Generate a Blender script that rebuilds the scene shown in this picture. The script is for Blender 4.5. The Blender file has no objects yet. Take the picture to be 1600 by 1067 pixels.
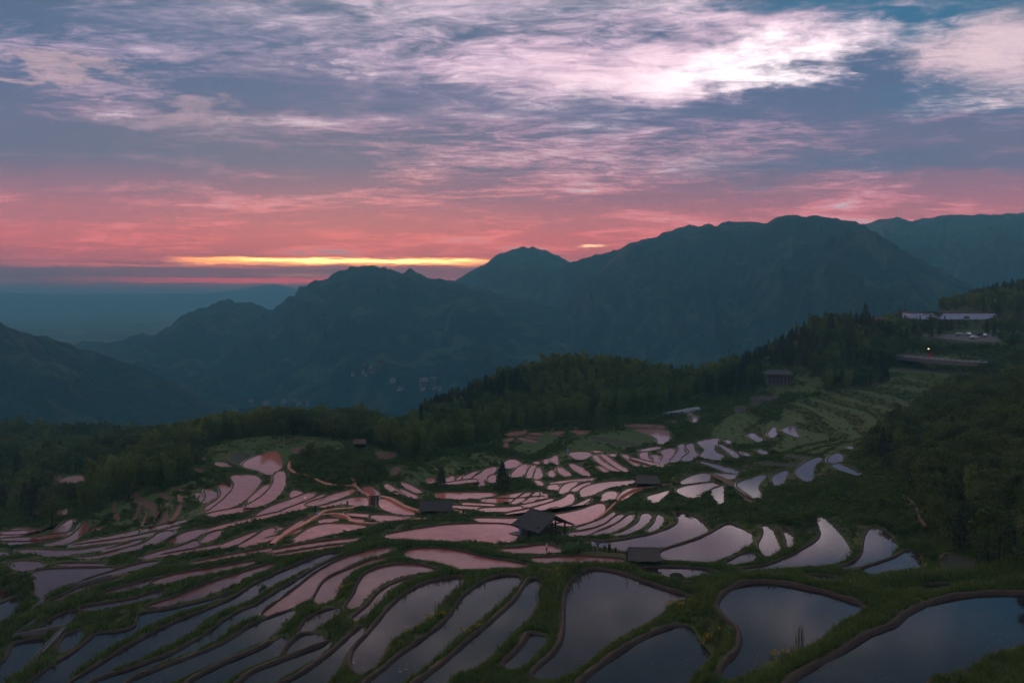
import bpy, bmesh, math, random
import numpy as np
from mathutils import Vector, Matrix, noise as mnoise

random.seed(7)
rng = np.random.default_rng(11)
R = math.radians
SC = bpy.context.scene
COL = SC.collection

# ------------------------------------------------------------------ camera
F_PX = 1386.0            # focal length in pixels of a 1600 px wide frame
HORIZON = 455.0          # row of the horizon in that frame
PITCH = math.atan((533.5 - HORIZON) / F_PX)
cam_d = bpy.data.cameras.new('camera')
cam_d.sensor_width = 36.0
cam_d.lens = 36.0 * F_PX / 1600.0
cam_d.clip_start = 0.5
cam_d.clip_end = 90000.0
cam = bpy.data.objects.new('camera', cam_d)
cam.rotation_euler = (math.pi / 2 - PITCH, 0, 0)
COL.objects.link(cam)
SC.camera = cam

# ------------------------------------------------------------------ render look
SC.view_settings.view_transform = 'Standard'
SC.view_settings.look = 'None'
SC.view_settings.exposure = 0.38
SC.view_settings.gamma = 1.0
SC.render.engine = 'CYCLES'
SC.cycles.use_denoising = True
SC.cycles.use_adaptive_sampling = True
SC.cycles.adaptive_threshold = 0.03
SC.cycles.adaptive_min_samples = 16
SC.cycles.max_bounces = 3
SC.cycles.diffuse_bounces = 1
SC.cycles.glossy_bounces = 2
SC.cycles.transmission_bounces = 2
SC.cycles.volume_bounces = 0
SC.cycles.transparent_max_bounces = 6
SC.cycles.use_fast_gi = False

# ------------------------------------------------------------------ node helpers
class NT:
    def __init__(s, tree):
        s.t = tree; s.n = tree.nodes; s.l = tree.links
    def node(s, typ, **kw):
        n = s.n.new(typ)
        for k, v in kw.items(): setattr(n, k, v)
        return n
    def link(s, a, b): s.l.new(a, b)
    def put(s, sock, v):
        if isinstance(v, (int, float)): sock.default_value = v
        elif isinstance(v, (tuple, list)):
            sock.default_value = tuple(v) if len(v) == len(sock.default_value) else tuple(v) + (1.0,)
        else: s.l.new(v, sock)
    def m(s, op, a, b=None, c=None, clamp=False):
        n = s.node('ShaderNodeMath', operation=op, use_clamp=clamp)
        s.put(n.inputs[0], a)
        if b is not None: s.put(n.inputs[1], b)
        if c is not None: s.put(n.inputs[2], c)
        return n.outputs[0]
    def smooth(s, v, a, b):
        n = s.node('ShaderNodeMapRange', interpolation_type='SMOOTHSTEP')
        s.put(n.inputs['Value'], v); n.inputs['From Min'].default_value = a; n.inputs['From Max'].default_value = b
        return n.outputs[0]
    def mix(s, f, a, b, blend='MIX'):
        n = s.node('ShaderNodeMix', data_type='RGBA', blend_type=blend)
        s.put(n.inputs[0], f); s.put(n.inputs[6], a); s.put(n.inputs[7], b)
        return n.outputs[2]
    def noise(s, vec, scale, detail=4, rough=0.55, dist=0.0, dims='3D'):
        n = s.node('ShaderNodeTexNoise', noise_dimensions=dims)
        if vec is not None: s.l.new(vec, n.inputs['Vector'])
        n.inputs['Scale'].default_value = scale; n.inputs['Detail'].default_value = detail
        n.inputs['Roughness'].default_value = rough; n.inputs['Distortion'].default_value = dist
        return n.outputs['Fac']
    def ramp(s, f, stops):
        n = s.node('ShaderNodeValToRGB'); cr = n.color_ramp
        while len(cr.elements) > 1: cr.elements.remove(cr.elements[-1])
        for i, (p, c) in enumerate(stops):
            e = cr.elements[0] if i == 0 else cr.elements.new(p)
            e.position = p; e.color = tuple(c) + (1.0,)
        s.put(n.inputs[0], f)
        return n.outputs[0]
    def combine(s, x, y, z):
        n = s.node('ShaderNodeCombineXYZ')
        s.put(n.inputs[0], x); s.put(n.inputs[1], y); s.put(n.inputs[2], z)
        return n.outputs[0]

# ------------------------------------------------------------------ sky
HAZE_COL = (0.25, 0.80, 1.0); HAZE_DEN = 0.00020
SUN_AZ = math.atan((540 - 800) / F_PX)
SUN_EL = R(2.2)
world = bpy.data.worlds.new('World'); SC.world = world; world.use_nodes = True
world.cycles.sampling_method = 'MANUAL'
world.cycles.sample_map_resolution = 1024
w = NT(world.node_tree); w.n.clear()
tc = w.node('ShaderNodeTexCoord')
sep = w.node('ShaderNodeSeparateXYZ'); w.link(tc.outputs['Generated'], sep.inputs[0])
dx, dy, dz = sep.outputs
hyp = w.m('SQRT', w.m('ADD', w.m('MULTIPLY', dx, dx), w.m('MULTIPLY', dy, dy)))
el = w.m('MULTIPLY', w.m('ARCTAN2', dz, hyp), F_PX)        # elevation, 1386 units per radian
az = w.m('MULTIPLY', w.m('ARCTAN2', dx, dy), F_PX)         # azimuth, same unit, 0 straight ahead
zc = w.m('ADD', w.m('MAXIMUM', dz, 0.0), 0.075)
pu = w.m('DIVIDE', dx, zc); pv = w.m('DIVIDE', dy, zc)
SEED = 1.7
n_big = w.noise(w.combine(w.m('MULTIPLY', pu, 0.95), pv, SEED), 0.95, 8, 0.60, 0.6)
n_streak = w.noise(w.combine(w.m('MULTIPLY', pu, 0.6), w.m('MULTIPLY', pv, 1.1), SEED + 3.7), 2.3, 8, 0.68, 0.9)
n_fine = w.noise(w.combine(w.m('MULTIPLY', pu, 1.7), w.m('MULTIPLY', pv, 2.8), SEED + 9.1), 4.0, 6, 0.70, 0.9)
c0 = w.m('ADD', w.m('MULTIPLY', n_big, 0.48), w.m('ADD', w.m('MULTIPLY', n_streak, 0.28), w.m('MULTIPLY', n_fine, 0.24)))
cloud = w.smooth(c0, 0.465, 0.585)
k = 1000.0
LIT = w.ramp(w.m('DIVIDE', el, k, clamp=True), [
    (0.000, (2.6, 0.08, 0.12)), (0.018, (5.2, 0.24, 0.14)), (0.045, (4.6, 0.44, 0.20)), (0.075, (2.7, 0.33, 0.22)),
    (0.110, (1.65, 0.31, 0.29)), (0.150, (1.12, 0.32, 0.36)), (0.200, (0.76, 0.34, 0.44)), (0.280, (0.58, 0.36, 0.54)), (0.350, (0.64, 0.45, 0.62)),
    (0.430, (0.36, 0.33, 0.43)), (0.50, (0.20, 0.21, 0.24)), (0.70, (0.20, 0.21, 0.23)), (1.0, (0.52, 0.49, 0.56))])  # out of view: band dimmed for near water, overhead raised to light land
DARK = w.ramp(w.m('DIVIDE', el, k, clamp=True), [
    (0.000, (1.5, 0.06, 0.09)), (0.025, (3.8, 0.17, 0.11)), (0.060, (2.1, 0.21, 0.15)), (0.100, (1.05, 0.19, 0.20)),
    (0.140, (0.46, 0.155, 0.235)), (0.190, (0.165, 0.14, 0.25)), (0.300, (0.085, 0.13, 0.255)), (0.430, (0.075, 0.125, 0.215)),
    (0.70, (0.06, 0.09, 0.125)), (1.0, (0.20, 0.23, 0.30))])
sky = w.mix(cloud, DARK, LIT)
# warm glow is centred on the sunset; away from it the low sky cools to purple grey
daz = w.m('SUBTRACT', az, math.atan2(600 - 800, F_PX) * F_PX)
near = w.m('POWER', 2.718, w.m('MULTIPLY', w.m('MULTIPLY', daz, daz), -1.0 / (700.0 ** 2)))
left = w.smooth(az, -560, -760)
cool = w.ramp(w.m('DIVIDE', el, k, clamp=True), [(0.0, (1.6, 0.10, 0.14)), (0.045, (2.4, 0.24, 0.22)), (0.10, (0.80, 0.20, 0.25)), (0.18, (0.20, 0.16, 0.27)), (0.3, (0.15, 0.17, 0.29)), (1.0, (0.13, 0.18, 0.30))])
cool2 = w.mix(cloud, cool, w.mix(1.0, cool, (1.75, 1.55, 1.5), 'MULTIPLY'))
away = w.m('MULTIPLY', w.m('SUBTRACT', 1.0, near), w.m('SUBTRACT', 1.0, w.smooth(el, 150, 330)))
sky = w.mix(w.m('MULTIPLY', away, 0.85, clamp=True), sky, cool2)
wn = w.node('ShaderNodeTexNoise'); w.link(w.combine(w.m('MULTIPLY', az, 0.0042), w.m('MULTIPLY', el, 0.012), 4.0), wn.inputs['Vector'])
wn.inputs['Scale'].default_value = 1.0; wn.inputs['Detail'].default_value = 6; wn.inputs['Roughness'].default_value = 0.62
wsep = w.node('ShaderNodeSeparateColor'); w.link(wn.outputs['Color'], wsep.inputs[0])
azw = w.m('ADD', az, w.m('MULTIPLY', w.m('SUBTRACT', wsep.outputs[0], 0.5), 420.0))
elw = w.m('ADD', el, w.m('MULTIPLY', w.m('SUBTRACT', wsep.outputs[1], 0.5), 190.0))
def blob(cx, cy, sx, sy, tilt=0.0):
    a = w.m('SUBTRACT', azw, math.atan2(cx - 800, F_PX) * F_PX)
    b = w.m('SUBTRACT', elw, math.atan((HORIZON - cy) / F_PX * math.cos(math.atan2(cx - 800, F_PX))) * F_PX)
    b = w.m('ADD', b, w.m('MULTIPLY', a, tilt))
    q = w.m('ADD', w.m('MULTIPLY', w.m('MULTIPLY', a, a), 1.0 / sx ** 2), w.m('MULTIPLY', w.m('MULTIPLY', b, b), 1.0 / sy ** 2))
    return w.m('POWER', 2.718, w.m('MULTIPLY', q, -1.0))
def grow(f, noise_amt, lo, hi):
    return w.smooth(w.m('ADD', f, w.m('MULTIPLY', w.m('SUBTRACT', c0, 0.5), noise_amt)), lo, hi)
# darker grey bank on the left, lilac veil at the top, dark blue bank, clear teal opening and the bright break in the deck
sky = w.mix(w.m('MULTIPLY', grow(blob(130, 215, 430, 78, 0.0), 4.2, 0.15, 1.25), 0.85), sky, (0.115, 0.14, 0.235))
sky = w.mix(w.m('MULTIPLY', grow(blob(330, 60, 340, 42, 0.0), 2.4, 0.30, 1.0), 0.55), sky, (0.15, 0.175, 0.30))
sky = w.mix(w.m('MULTIPLY', grow(blob(640, 2, 360, 26, 0.0), 3.4, 0.35, 1.2), 0.7), sky, (0.62, 0.47, 0.62))
sky = w.mix(w.m('MULTIPLY', grow(blob(560, 150, 300, 34, 0.05), 3.2, 0.25, 1.0), 0.75), sky, (0.125, 0.145, 0.275))
sky = w.mix(w.m('MULTIPLY', grow(blob(110, 108, 150, 13, 0.05), 2.6, 0.35, 1.1), 0.85), sky, (0.60, 0.40, 0.46))
sky = w.mix(w.m('MULTIPLY', grow(blob(280, 185, 110, 16, 0.12), 2.6, 0.35, 1.1), 0.7), sky, (0.55, 0.36, 0.44))
sky = w.mix(w.m('MULTIPLY', grow(blob(1160, 180, 480, 32, 0.03), 3.8, 0.2, 1.15), 0.85), sky, (0.10, 0.135, 0.26))
sky = w.mix(w.m('MULTIPLY', grow(blob(1380, 250, 400, 26, 0.0), 2.6, 0.3, 1.0), 0.75), sky, (0.11, 0.145, 0.26))
sky = w.mix(w.m('MULTIPLY', grow(blob(1370, 18, 330, 58, -0.07), 1.8, 0.18, 0.75), 0.95), sky, (0.03, 0.14, 0.26))
sky = w.mix(w.m('MULTIPLY', grow(blob(1480, 160, 170, 42, 0.1), 2.2, 0.3, 0.9), 0.7), sky, (0.07, 0.15, 0.27))
sky = w.mix(w.m('MULTIPLY', grow(blob(1060, 80, 330, 44, -0.10), 4.6, 0.25, 1.45), 0.9), sky, (0.86, 0.55, 0.70))
sky = w.mix(w.m('MULTIPLY', grow(blob(1190, 96, 230, 36, -0.06), 4.2, 0.05, 1.20), 0.95), sky, (1.40, 1.02, 1.12))
sky = w.mix(w.m('MULTIPLY', grow(blob(1210, 104, 130, 24, -0.05), 4.0, 0.15, 1.3), 0.95), sky, (1.8, 1.55, 1.55))
sky = w.mix(w.m('MULTIPLY', grow(blob(1560, 75, 140, 66, 0.25), 4.0, 0.15, 1.35), 0.9), sky, (0.92, 0.66, 0.70))
sky = w.mix(w.m('MULTIPLY', blob(848, 383, 30, 4, 0.0), 0.6), sky, (0.30, 0.16, 0.25))
# the thin gap in the cloud where the setting sun shines through
rag = w.noise(w.combine(w.m('MULTIPLY', az, 0.018), w.m('MULTIPLY', el, 0.22), 2.0), 1.0, 6, 0.72)
elr = w.m('ADD', el, w.m('MULTIPLY', w.m('SUBTRACT', rag, 0.5), 17.0))
wisp = w.smooth(w.noise(w.combine(w.m('MULTIPLY', az, 0.009), w.m('MULTIPLY', el, 0.42), 6.0), 1.0, 5, 0.65), 0.30, 0.50)
def streak(e0, h, x0, x1, soft):
    a = w.m('MULTIPLY', w.smooth(az, math.atan2(x0 - 800, F_PX) * F_PX - soft, math.atan2(x0 - 800, F_PX) * F_PX + soft),
            w.smooth(az, math.atan2(x1 - 800, F_PX) * F_PX + soft, math.atan2(x1 - 800, F_PX) * F_PX - soft))
    b = w.m('SUBTRACT', 1.0, w.smooth(w.m('ABSOLUTE', w.m('SUBTRACT', elr, e0)), h * 0.45, h * 1.25))
    return w.m('MULTIPLY', w.m('MULTIPLY', a, b), wisp)
sky = w.mix(w.m('MULTIPLY', streak(16, 4.5, 200, 640, 170), 0.9), sky, (14.0, 0.4, 0.4))
sky = w.mix(w.m('MULTIPLY', streak(37, 2.5, 40, 420, 60), 0.8), sky, (8.0, 0.8, 0.3))
sky = w.mix(w.m('MULTIPLY', streak(24.5, 2.5, 425, 510, 30), 0.9), sky, (8.0, 2.0, 0.4))
sky = w.mix(streak(45.0, 6.2, 290, 750, 40), sky, (16.0, 4.6, 0.7))
sky = w.mix(streak(46, 3.2, 400, 745, 60), sky, (26.0, 13.0, 3.4))
sky = w.mix(w.m('MULTIPLY', streak(69, 2.2, 905, 940, 14), 0.8), sky, (6.0, 3.2, 1.4))
sky = w.mix(w.m('MULTIPLY', w.smooth(el, 15, -3), 0.92), sky, (0.13, 0.17, 0.25))
nish = w.node('ShaderNodeTexSky', sky_type='NISHITA', sun_disc=False)
nish.sun_elevation = SUN_EL; nish.sun_rotation = SUN_AZ
nish.altitude = 900; nish.air_density = 1.0; nish.dust_density = 2.0
bg1 = w.node('ShaderNodeBackground'); w.link(sky, bg1.inputs[0]); bg1.inputs[1].default_value = 0.88
bg2 = w.node('ShaderNodeBackground'); w.link(nish.outputs[0], bg2.inputs[0]); bg2.inputs[1].default_value = 0.006
add = w.node('ShaderNodeAddShader'); w.link(bg1.outputs[0], add.inputs[0]); w.link(bg2.outputs[0], add.inputs[1])
wo = w.node('ShaderNodeOutputWorld'); w.link(add.outputs[0], wo.inputs[0])

sun_d = bpy.data.lights.new('sun', 'SUN'); sun_d.energy = 1.5; sun_d.angle = R(10); sun_d.color = (1.0, 0.52, 0.34)
sun = bpy.data.objects.new('sun', sun_d); COL.objects.link(sun)
sd = Vector((math.sin(SUN_AZ) * math.cos(SUN_EL), math.cos(SUN_AZ) * math.cos(SUN_EL), math.sin(R(5.0))))
sun.rotation_euler = (-sd).to_track_quat('-Z', 'Y').to_euler()

# ------------------------------------------------------------------ materials
def mat(name):
    m = bpy.data.materials.new(name); m.use_nodes = True
    t = NT(m.node_tree)
    b = t.n['Principled BSDF']
    return m, t, b
def plain(name, col, rough=0.7, var=0.25, scale=3.0, bump=0.0, spec=0.3, metal=0.0):
    m, t, b = mat(name)
    tc = t.node('ShaderNodeTexCoord')
    n = t.noise(tc.outputs['Object'], scale, 6, 0.6)
    lo = tuple(c * (1 - var) for c in col); hi = tuple(min(1, c * (1 + var)) for c in col)
    t.put(b.inputs['Base Color'], t.mix(n, lo, hi))
    b.inputs['Roughness'].default_value = rough
    b.inputs['Specular IOR Level'].default_value = spec
    b.inputs['Metallic'].default_value = metal
    if bump:
        bp = t.node('ShaderNodeBump'); bp.inputs['Strength'].default_value = bump; bp.inputs['Distance'].default_value = 0.1
        t.link(n, bp.inputs['Height']); t.link(bp.outputs[0], b.inputs['Normal'])
    return m
def leafy(name, a, b_, trans=0.25):
    m, t, b = mat(name)
    oi = t.node('ShaderNodeObjectInfo'); tc = t.node('ShaderNodeTexCoord')
    n = t.noise(tc.outputs['Object'], 0.9, 3, 0.6)
    f = t.m('ADD', t.m('MULTIPLY', oi.outputs['Random'], 0.7), t.m('MULTIPLY', t.m('SUBTRACT', n, 0.3), 0.8), clamp=True)
    c = t.mix(f, a, b_)
    t.put(b.inputs['Base Color'], c); b.inputs['Roughness'].default_value = 0.65; b.inputs['Specular IOR Level'].default_value = 0.25
    tr = t.node('ShaderNodeBsdfTranslucent'); t.put(tr.inputs[0], c)
    mx = t.node('ShaderNodeMixShader'); mx.inputs[0].default_value = trans
    t.link(b.outputs[0], mx.inputs[1]); t.link(tr.outputs[0], mx.inputs[2])
    t.link(mx.outputs[0], t.n['Material Output'].inputs[0])
    return m

def water_material():
    m, t, b = mat('paddy_water')
    tc = t.node('ShaderNodeTexCoord'); oi = t.node('ShaderNodeObjectInfo')
    n = t.noise(tc.outputs['Object'], 0.35, 6, 0.65)
    n2 = t.noise(tc.outputs['Object'], 2.2, 5, 0.7)
    sky_tint = oi.outputs['Color']                     # pink of the mirrored sky, put into this field's colour
    mud = t.mix(n, t.mix(1.0, sky_tint, (0.5, 0.5, 0.52), 'MULTIPLY'), t.mix(1.0, sky_tint, (1.45, 1.45, 1.42), 'MULTIPLY'))  # water colour with the mirrored sky painted in, not only mud
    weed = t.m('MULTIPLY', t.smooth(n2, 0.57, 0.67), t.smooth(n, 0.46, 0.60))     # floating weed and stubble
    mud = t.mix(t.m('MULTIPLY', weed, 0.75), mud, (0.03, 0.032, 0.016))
    t.put(b.inputs['Base Color'], mud)
    t.put(b.inputs['Roughness'], t.m('ADD', 0.03, t.m('ADD', t.m('MULTIPLY', weed, 0.5), t.m('MULTIPLY', n, 0.05))))
    b.inputs['IOR'].default_value = 1.36
    b.inputs['Specular IOR Level'].default_value = 0.5
    wv = t.node('ShaderNodeMapping'); wv.inputs['Scale'].default_value = (1.0, 0.55, 1.0); t.link(tc.outputs['Object'], wv.inputs[0])
    r1 = t.noise(wv.outputs[0], 5.0, 3, 0.6)
    bp = t.node('ShaderNodeBump'); bp.inputs['Strength'].default_value = 0.05; bp.inputs['Distance'].default_value = 0.05
    t.link(r1, bp.inputs['Height']); t.link(bp.outputs[0], b.inputs['Normal'])
    return m
M = {}
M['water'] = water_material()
M['clay'] = plain('dry_clay', (0.17, 0.085, 0.055), 0.85, 0.45, 0.5, 0.3)
M['stubble'] = plain('stubble_field', (0.36, 0.17, 0.14), 0.6, 0.45, 1.6, 0.3, spec=0.6)
M['drymud'] = plain('dry_terrace_mud', (0.050, 0.052, 0.028), 0.8, 0.5, 0.6, 0.2)
M['mud'] = plain('bund_mud', (0.070, 0.046, 0.034), 0.85, 0.6, 2.2, 0.8)
M['mudgrass'] = plain('grassy_bund', (0.085, 0.088, 0.036), 0.9, 0.6, 1.2, 0.8)
M['drybund'] = plain('pale_dirt_edge', (0.13, 0.105, 0.062), 0.9, 0.5, 0.8, 0.5)
M['path'] = plain('stone_path', (0.66, 0.27, 0.18), 0.85, 0.45, 0.8, 0.2, spec=0.2)  # orange of the evening light is put into the stone colour
M['concrete'] = plain('channel_concrete', (0.17, 0.155, 0.155), 0.8, 0.3, 1.5, 0.2)
M['grass'] = leafy('grass_blades', (0.045, 0.09, 0.017), (0.14, 0.2, 0.044), 0.3)
M['flower'] = plain('yellow_flower', (0.42, 0.28, 0.02), 0.6, 0.2)
M['bamboo'] = leafy('bamboo_leaves', (0.055, 0.105, 0.024), (0.2, 0.27, 0.07), 0.3)
M['broad'] = leafy('broad_leaves', (0.034, 0.072, 0.022), (0.12, 0.175, 0.052), 0.25)
M['conifer'] = leafy('conifer_needles', (0.026, 0.05, 0.028), (0.06, 0.09, 0.045), 0.15)
M['bush'] = leafy('bush_leaves', (0.045, 0.09, 0.022), (0.125, 0.185, 0.046), 0.25)
M['bark'] = plain('bark', (0.07, 0.055, 0.04), 0.9, 0.4, 2.0, 0.5)
M['culm'] = plain('bamboo_culm', (0.10, 0.11, 0.045), 0.6, 0.3, 2.0)
def ground_material():
    m, t, b = mat('hillside_grass')
    tc = t.node('ShaderNodeTexCoord')
    a = t.noise(tc.outputs['Object'], 0.045, 6, 0.62); c = t.noise(tc.outputs['Object'], 1.3, 6, 0.65); e = t.noise(tc.outputs['Object'], 0.25, 5, 0.6)
    g = t.mix(c, (0.045, 0.066, 0.02), (0.11, 0.125, 0.04))
    g = t.mix(t.smooth(a, 0.5, 0.66), g, (0.075, 0.062, 0.03))
    g = t.mix(t.m('MULTIPLY', t.smooth(e, 0.58, 0.70), 0.7), g, (0.10, 0.060, 0.038))
    at = t.node('ShaderNodeAttribute', attribute_name='meadow'); mea = t.mix(c, (0.055, 0.085, 0.024), (0.125, 0.155, 0.05))
    mea = t.mix(t.smooth(e, 0.60, 0.70), mea, (0.13, 0.09, 0.055))
    g = t.mix(at.outputs['Fac'], g, mea)
    t.put(b.inputs['Base Color'], g); b.inputs['Roughness'].default_value = 0.9; b.inputs['Specular IOR Level'].default_value = 0.15
    bp = t.node('ShaderNodeBump'); bp.inputs['Strength'].default_value = 0.8; bp.inputs['Distance'].default_value = 0.25
    t.link(c, bp.inputs['Height']); t.link(bp.outputs[0], b.inputs['Normal'])
    return m
M['ground'] = ground_material()
def mountain_material():
    m, t, b = mat('haze_tinted_forest')
    tc = t.node('ShaderNodeTexCoord')
    a = t.noise(tc.outputs['Object'], 0.0075, 8, 0.66, 0.8); c = t.noise(tc.outputs['Object'], 0.05, 6, 0.7)
    g = t.mix(c, (0.014, 0.05, 0.056), (0.045, 0.125, 0.125))  # blue of the distant air is put into the forest colour
    g = t.mix(t.m('MULTIPLY', t.smooth(a, 0.50, 0.64), 0.8), g, (0.10, 0.18, 0.12))  # paler woodland patches, contrast raised to stand in for lit relief
    t.put(b.inputs['Base Color'], g); b.inputs['Roughness'].default_value = 0.95; b.inputs['Specular IOR Level'].default_value = 0.05
    bp = t.node('ShaderNodeBump'); bp.inputs['Strength'].default_value = 1.0; bp.inputs['Distance'].default_value = 30.0
    t.link(c, bp.inputs['Height']); t.link(bp.outputs[0], b.inputs['Normal'])
    return m
M['mountain'] = mountain_material()
def valley_material():
    m, t, b = mat('valley_fields')
    tc = t.node('ShaderNodeTexCoord')
    v = t.node('ShaderNodeTexVoronoi'); v.inputs['Scale'].default_value = 0.011; t.link(tc.outputs['Object'], v.inputs['Vector'])
    sp = t.node('ShaderNodeSeparateColor'); t.link(v.outputs['Color'], sp.inputs[0])
    a = t.noise(tc.outputs['Object'], 0.0022, 7, 0.62, 0.4); c = t.noise(tc.outputs['Object'], 0.05, 6, 0.7)
    field = t.ramp(sp.outputs[0], [(0.0, (0.06, 0.075, 0.03)), (0.4, (0.13, 0.10, 0.055)), (0.7, (0.09, 0.11, 0.05)), (1.0, (0.22, 0.17, 0.12))])
    wood = t.mix(c, (0.012, 0.024, 0.012), (0.05, 0.066, 0.026))
    g = t.mix(t.smooth(a, 0.50, 0.60), wood, field)
    t.put(b.inputs['Base Color'], g); b.inputs['Roughness'].default_value = 0.95; b.inputs['Specular IOR Level'].default_value = 0.05
    return m
M['valley'] = valley_material()

# ------------------------------------------------------------------ scene helpers
def tag(o, label=None, cat=None, group=None, kind=None):
    if label: o['label'] = label
    if cat: o['category'] = cat
    if group: o['group'] = group
    if kind: o['kind'] = kind
    return o
def add_obj(name, me, parent=None, loc=None):
    o = bpy.data.objects.new(name, me); COL.objects.link(o)
    if parent is not None: o.parent = parent
    if loc is not None: o.location = loc
    return o
def empty(name, loc=(0, 0, 0), rz=0.0):
    o = bpy.data.objects.new(name, None); COL.objects.link(o)
    o.empty_display_size = 0.3; o.location = loc; o.rotation_euler = (0, 0, rz)
    return o
def mesh_np(name, V, Fq, mats, smooth=True, mat_idx=None):
    V = np.asarray(V, dtype=np.float32); Fq = np.asarray(Fq, dtype=np.int32)
    me = bpy.data.meshes.new(name)
    k = Fq.shape[1]; nf = Fq.shape[0]
    me.vertices.add(len(V)); me.vertices.foreach_set('co', V.ravel())
    me.loops.add(nf * k); me.loops.foreach_set('vertex_index', Fq.ravel())
    me.polygons.add(nf); me.polygons.foreach_set('loop_start', np.arange(0, nf * k, k, dtype=np.int32))
    me.polygons.foreach_set('loop_total', np.full(nf, k, dtype=np.int32))
    for mm in (mats if isinstance(mats, (list, tuple)) else [mats]): me.materials.append(mm)
    if mat_idx is not None: me.polygons.foreach_set('material_index', np.asarray(mat_idx, dtype=np.int32))
    me.polygons.foreach_set('use_smooth', np.full(nf, smooth, dtype=bool))
    me.update(calc_edges=True)
    return me
class MB:
    """collects simple solids into one mesh"""
    def __init__(s): s.v = []; s.f = []; s.mi = []; s.cur = 0
    def box(s, c, size, rz=0.0, taper=1.0):
        cx, cy, cz = c; a, b, h = size[0] / 2, size[1] / 2, size[2] / 2
        n = len(s.v); ca, sa = math.cos(rz), math.sin(rz)
        for z, k in ((-h, 1.0), (h, taper)):
            for x, y in ((-a, -b), (a, -b), (a, b), (-a, b)):
                x *= k; y *= k
                s.v.append((cx + x * ca - y * sa, cy + x * sa + y * ca, cz + z))
        for q in ((3, 2, 1, 0), (4, 5, 6, 7), (0, 1, 5, 4), (1, 2, 6, 5), (2, 3, 7, 6), (3, 0, 4, 7)):
            s.f.append(tuple(n + i for i in q)); s.mi.append(s.cur)
        return s
    def tube(s, pts, rad, seg=6):
        n = len(s.v); pts = [Vector(p) for p in pts]
        for i, p in enumerate(pts):
            d = (pts[min(i + 1, len(pts) - 1)] - pts[max(i - 1, 0)]).normalized()
            u = d.orthogonal().normalized() if abs(d.z) < 0.9 else Vector((1, 0, 0)) - d * d.x
            u.normalize(); w_ = d.cross(u)
            r = rad[i] if isinstance(rad, (list, tuple)) else rad
            for k in range(seg):
                a = 2 * math.pi * k / seg
                s.v.append(tuple(p + (u * math.cos(a) + w_ * math.sin(a)) * r))
        for i in range(len(pts) - 1):
            for k in range(seg):
                k2 = (k + 1) % seg
                s.f.append((n + i * seg + k, n + i * seg + k2, n + (i + 1) * seg + k2, n + (i + 1) * seg + k)); s.mi.append(s.cur)
        s.f.append(tuple(n + k for k in reversed(range(seg)))); s.mi.append(s.cur)
        e = n + (len(pts) - 1) * seg
        s.f.append(tuple(e + k for k in range(seg))); s.mi.append(s.cur)
        return s
    def poly(s, pts, faces):
        n = len(s.v); s.v += [tuple(p) for p in pts]
        for f in faces: s.f.append(tuple(n + i for i in f)); s.mi.append(s.cur)
        return s
    def mesh(s, name, mats, smooth=False):
        me = bpy.data.meshes.new(name); me.from_pydata(s.v, [], s.f)
        for mm in (mats if isinstance(mats, (list, tuple)) else [mats]): me.materials.append(mm)
        for p, i in zip(me.polygons, s.mi): p.material_index = i; p.use_smooth = smooth
        me.update(); return me
    def build(s, name, mats, parent=None, loc=None, smooth=False):
        return add_obj(name, s.mesh(name, mats, smooth), parent, loc)

# value noise on numpy arrays
_perm = np.random.default_rng(5).random((256, 256)).astype(np.float32)
def vnoise(x, y):
    xi = np.floor(x).astype(np.int64); yi = np.floor(y).astype(np.int64)
    fx = x - xi; fy = y - yi
    fx = fx * fx * (3 - 2 * fx); fy = fy * fy * (3 - 2 * fy)
    g = lambda a, b: _perm[a & 255, b & 255]
    return (g(xi, yi) * (1 - fx) + g(xi + 1, yi) * fx) * (1 - fy) + (g(xi, yi + 1) * (1 - fx) + g(xi + 1, yi + 1) * fx) * fy
def fbm(x, y, oct=4, rough=0.5):
    s = 0; a = 1.0; t = 0
    for i in range(oct):
        s = s + a * vnoise(x + 17.3 * i, y - 9.1 * i); t += a; a *= rough; x = x * 2.03; y = y * 2.03
    return s / t
def sstep(a, b, v):
    t = np.clip((v - a) / (b - a), 0, 1); return t * t * (3 - 2 * t)

# picture column/row of a 1600x1067 frame -> ray from the camera, used to read positions off the photograph
def ray(px, py):
    cx = (np.asarray(px, float) - 800.0) / F_PX; cy = -(np.asarray(py, float) - 533.5) / F_PX
    cp, sp = math.cos(PITCH), math.sin(PITCH)
    return np.stack([cx, cp + cy * sp, -sp + cy * cp], -1)
def on_plane(px, py, z):
    d = ray(px, py); t = z / d[..., 2]
    return d[..., 0] * t, d[..., 1] * t
def project(x, y, z):
    cp, sp = math.cos(PITCH), math.sin(PITCH)
    f = y * cp - z * sp; u = y * sp + z * cp
    return 800 + F_PX * x / f, 533.5 - F_PX * u / f
# ------------------------------------------------------------------ the terraces: outlines of the flooded fields
TILE = {'A': (0, 800), 'B': (400, 800), 'C': (800, 800), 'D': (1200, 800), 'E': (0, 640), 'F': (400, 640), 'G': (800, 640), 'H': (1200, 640)}
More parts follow.
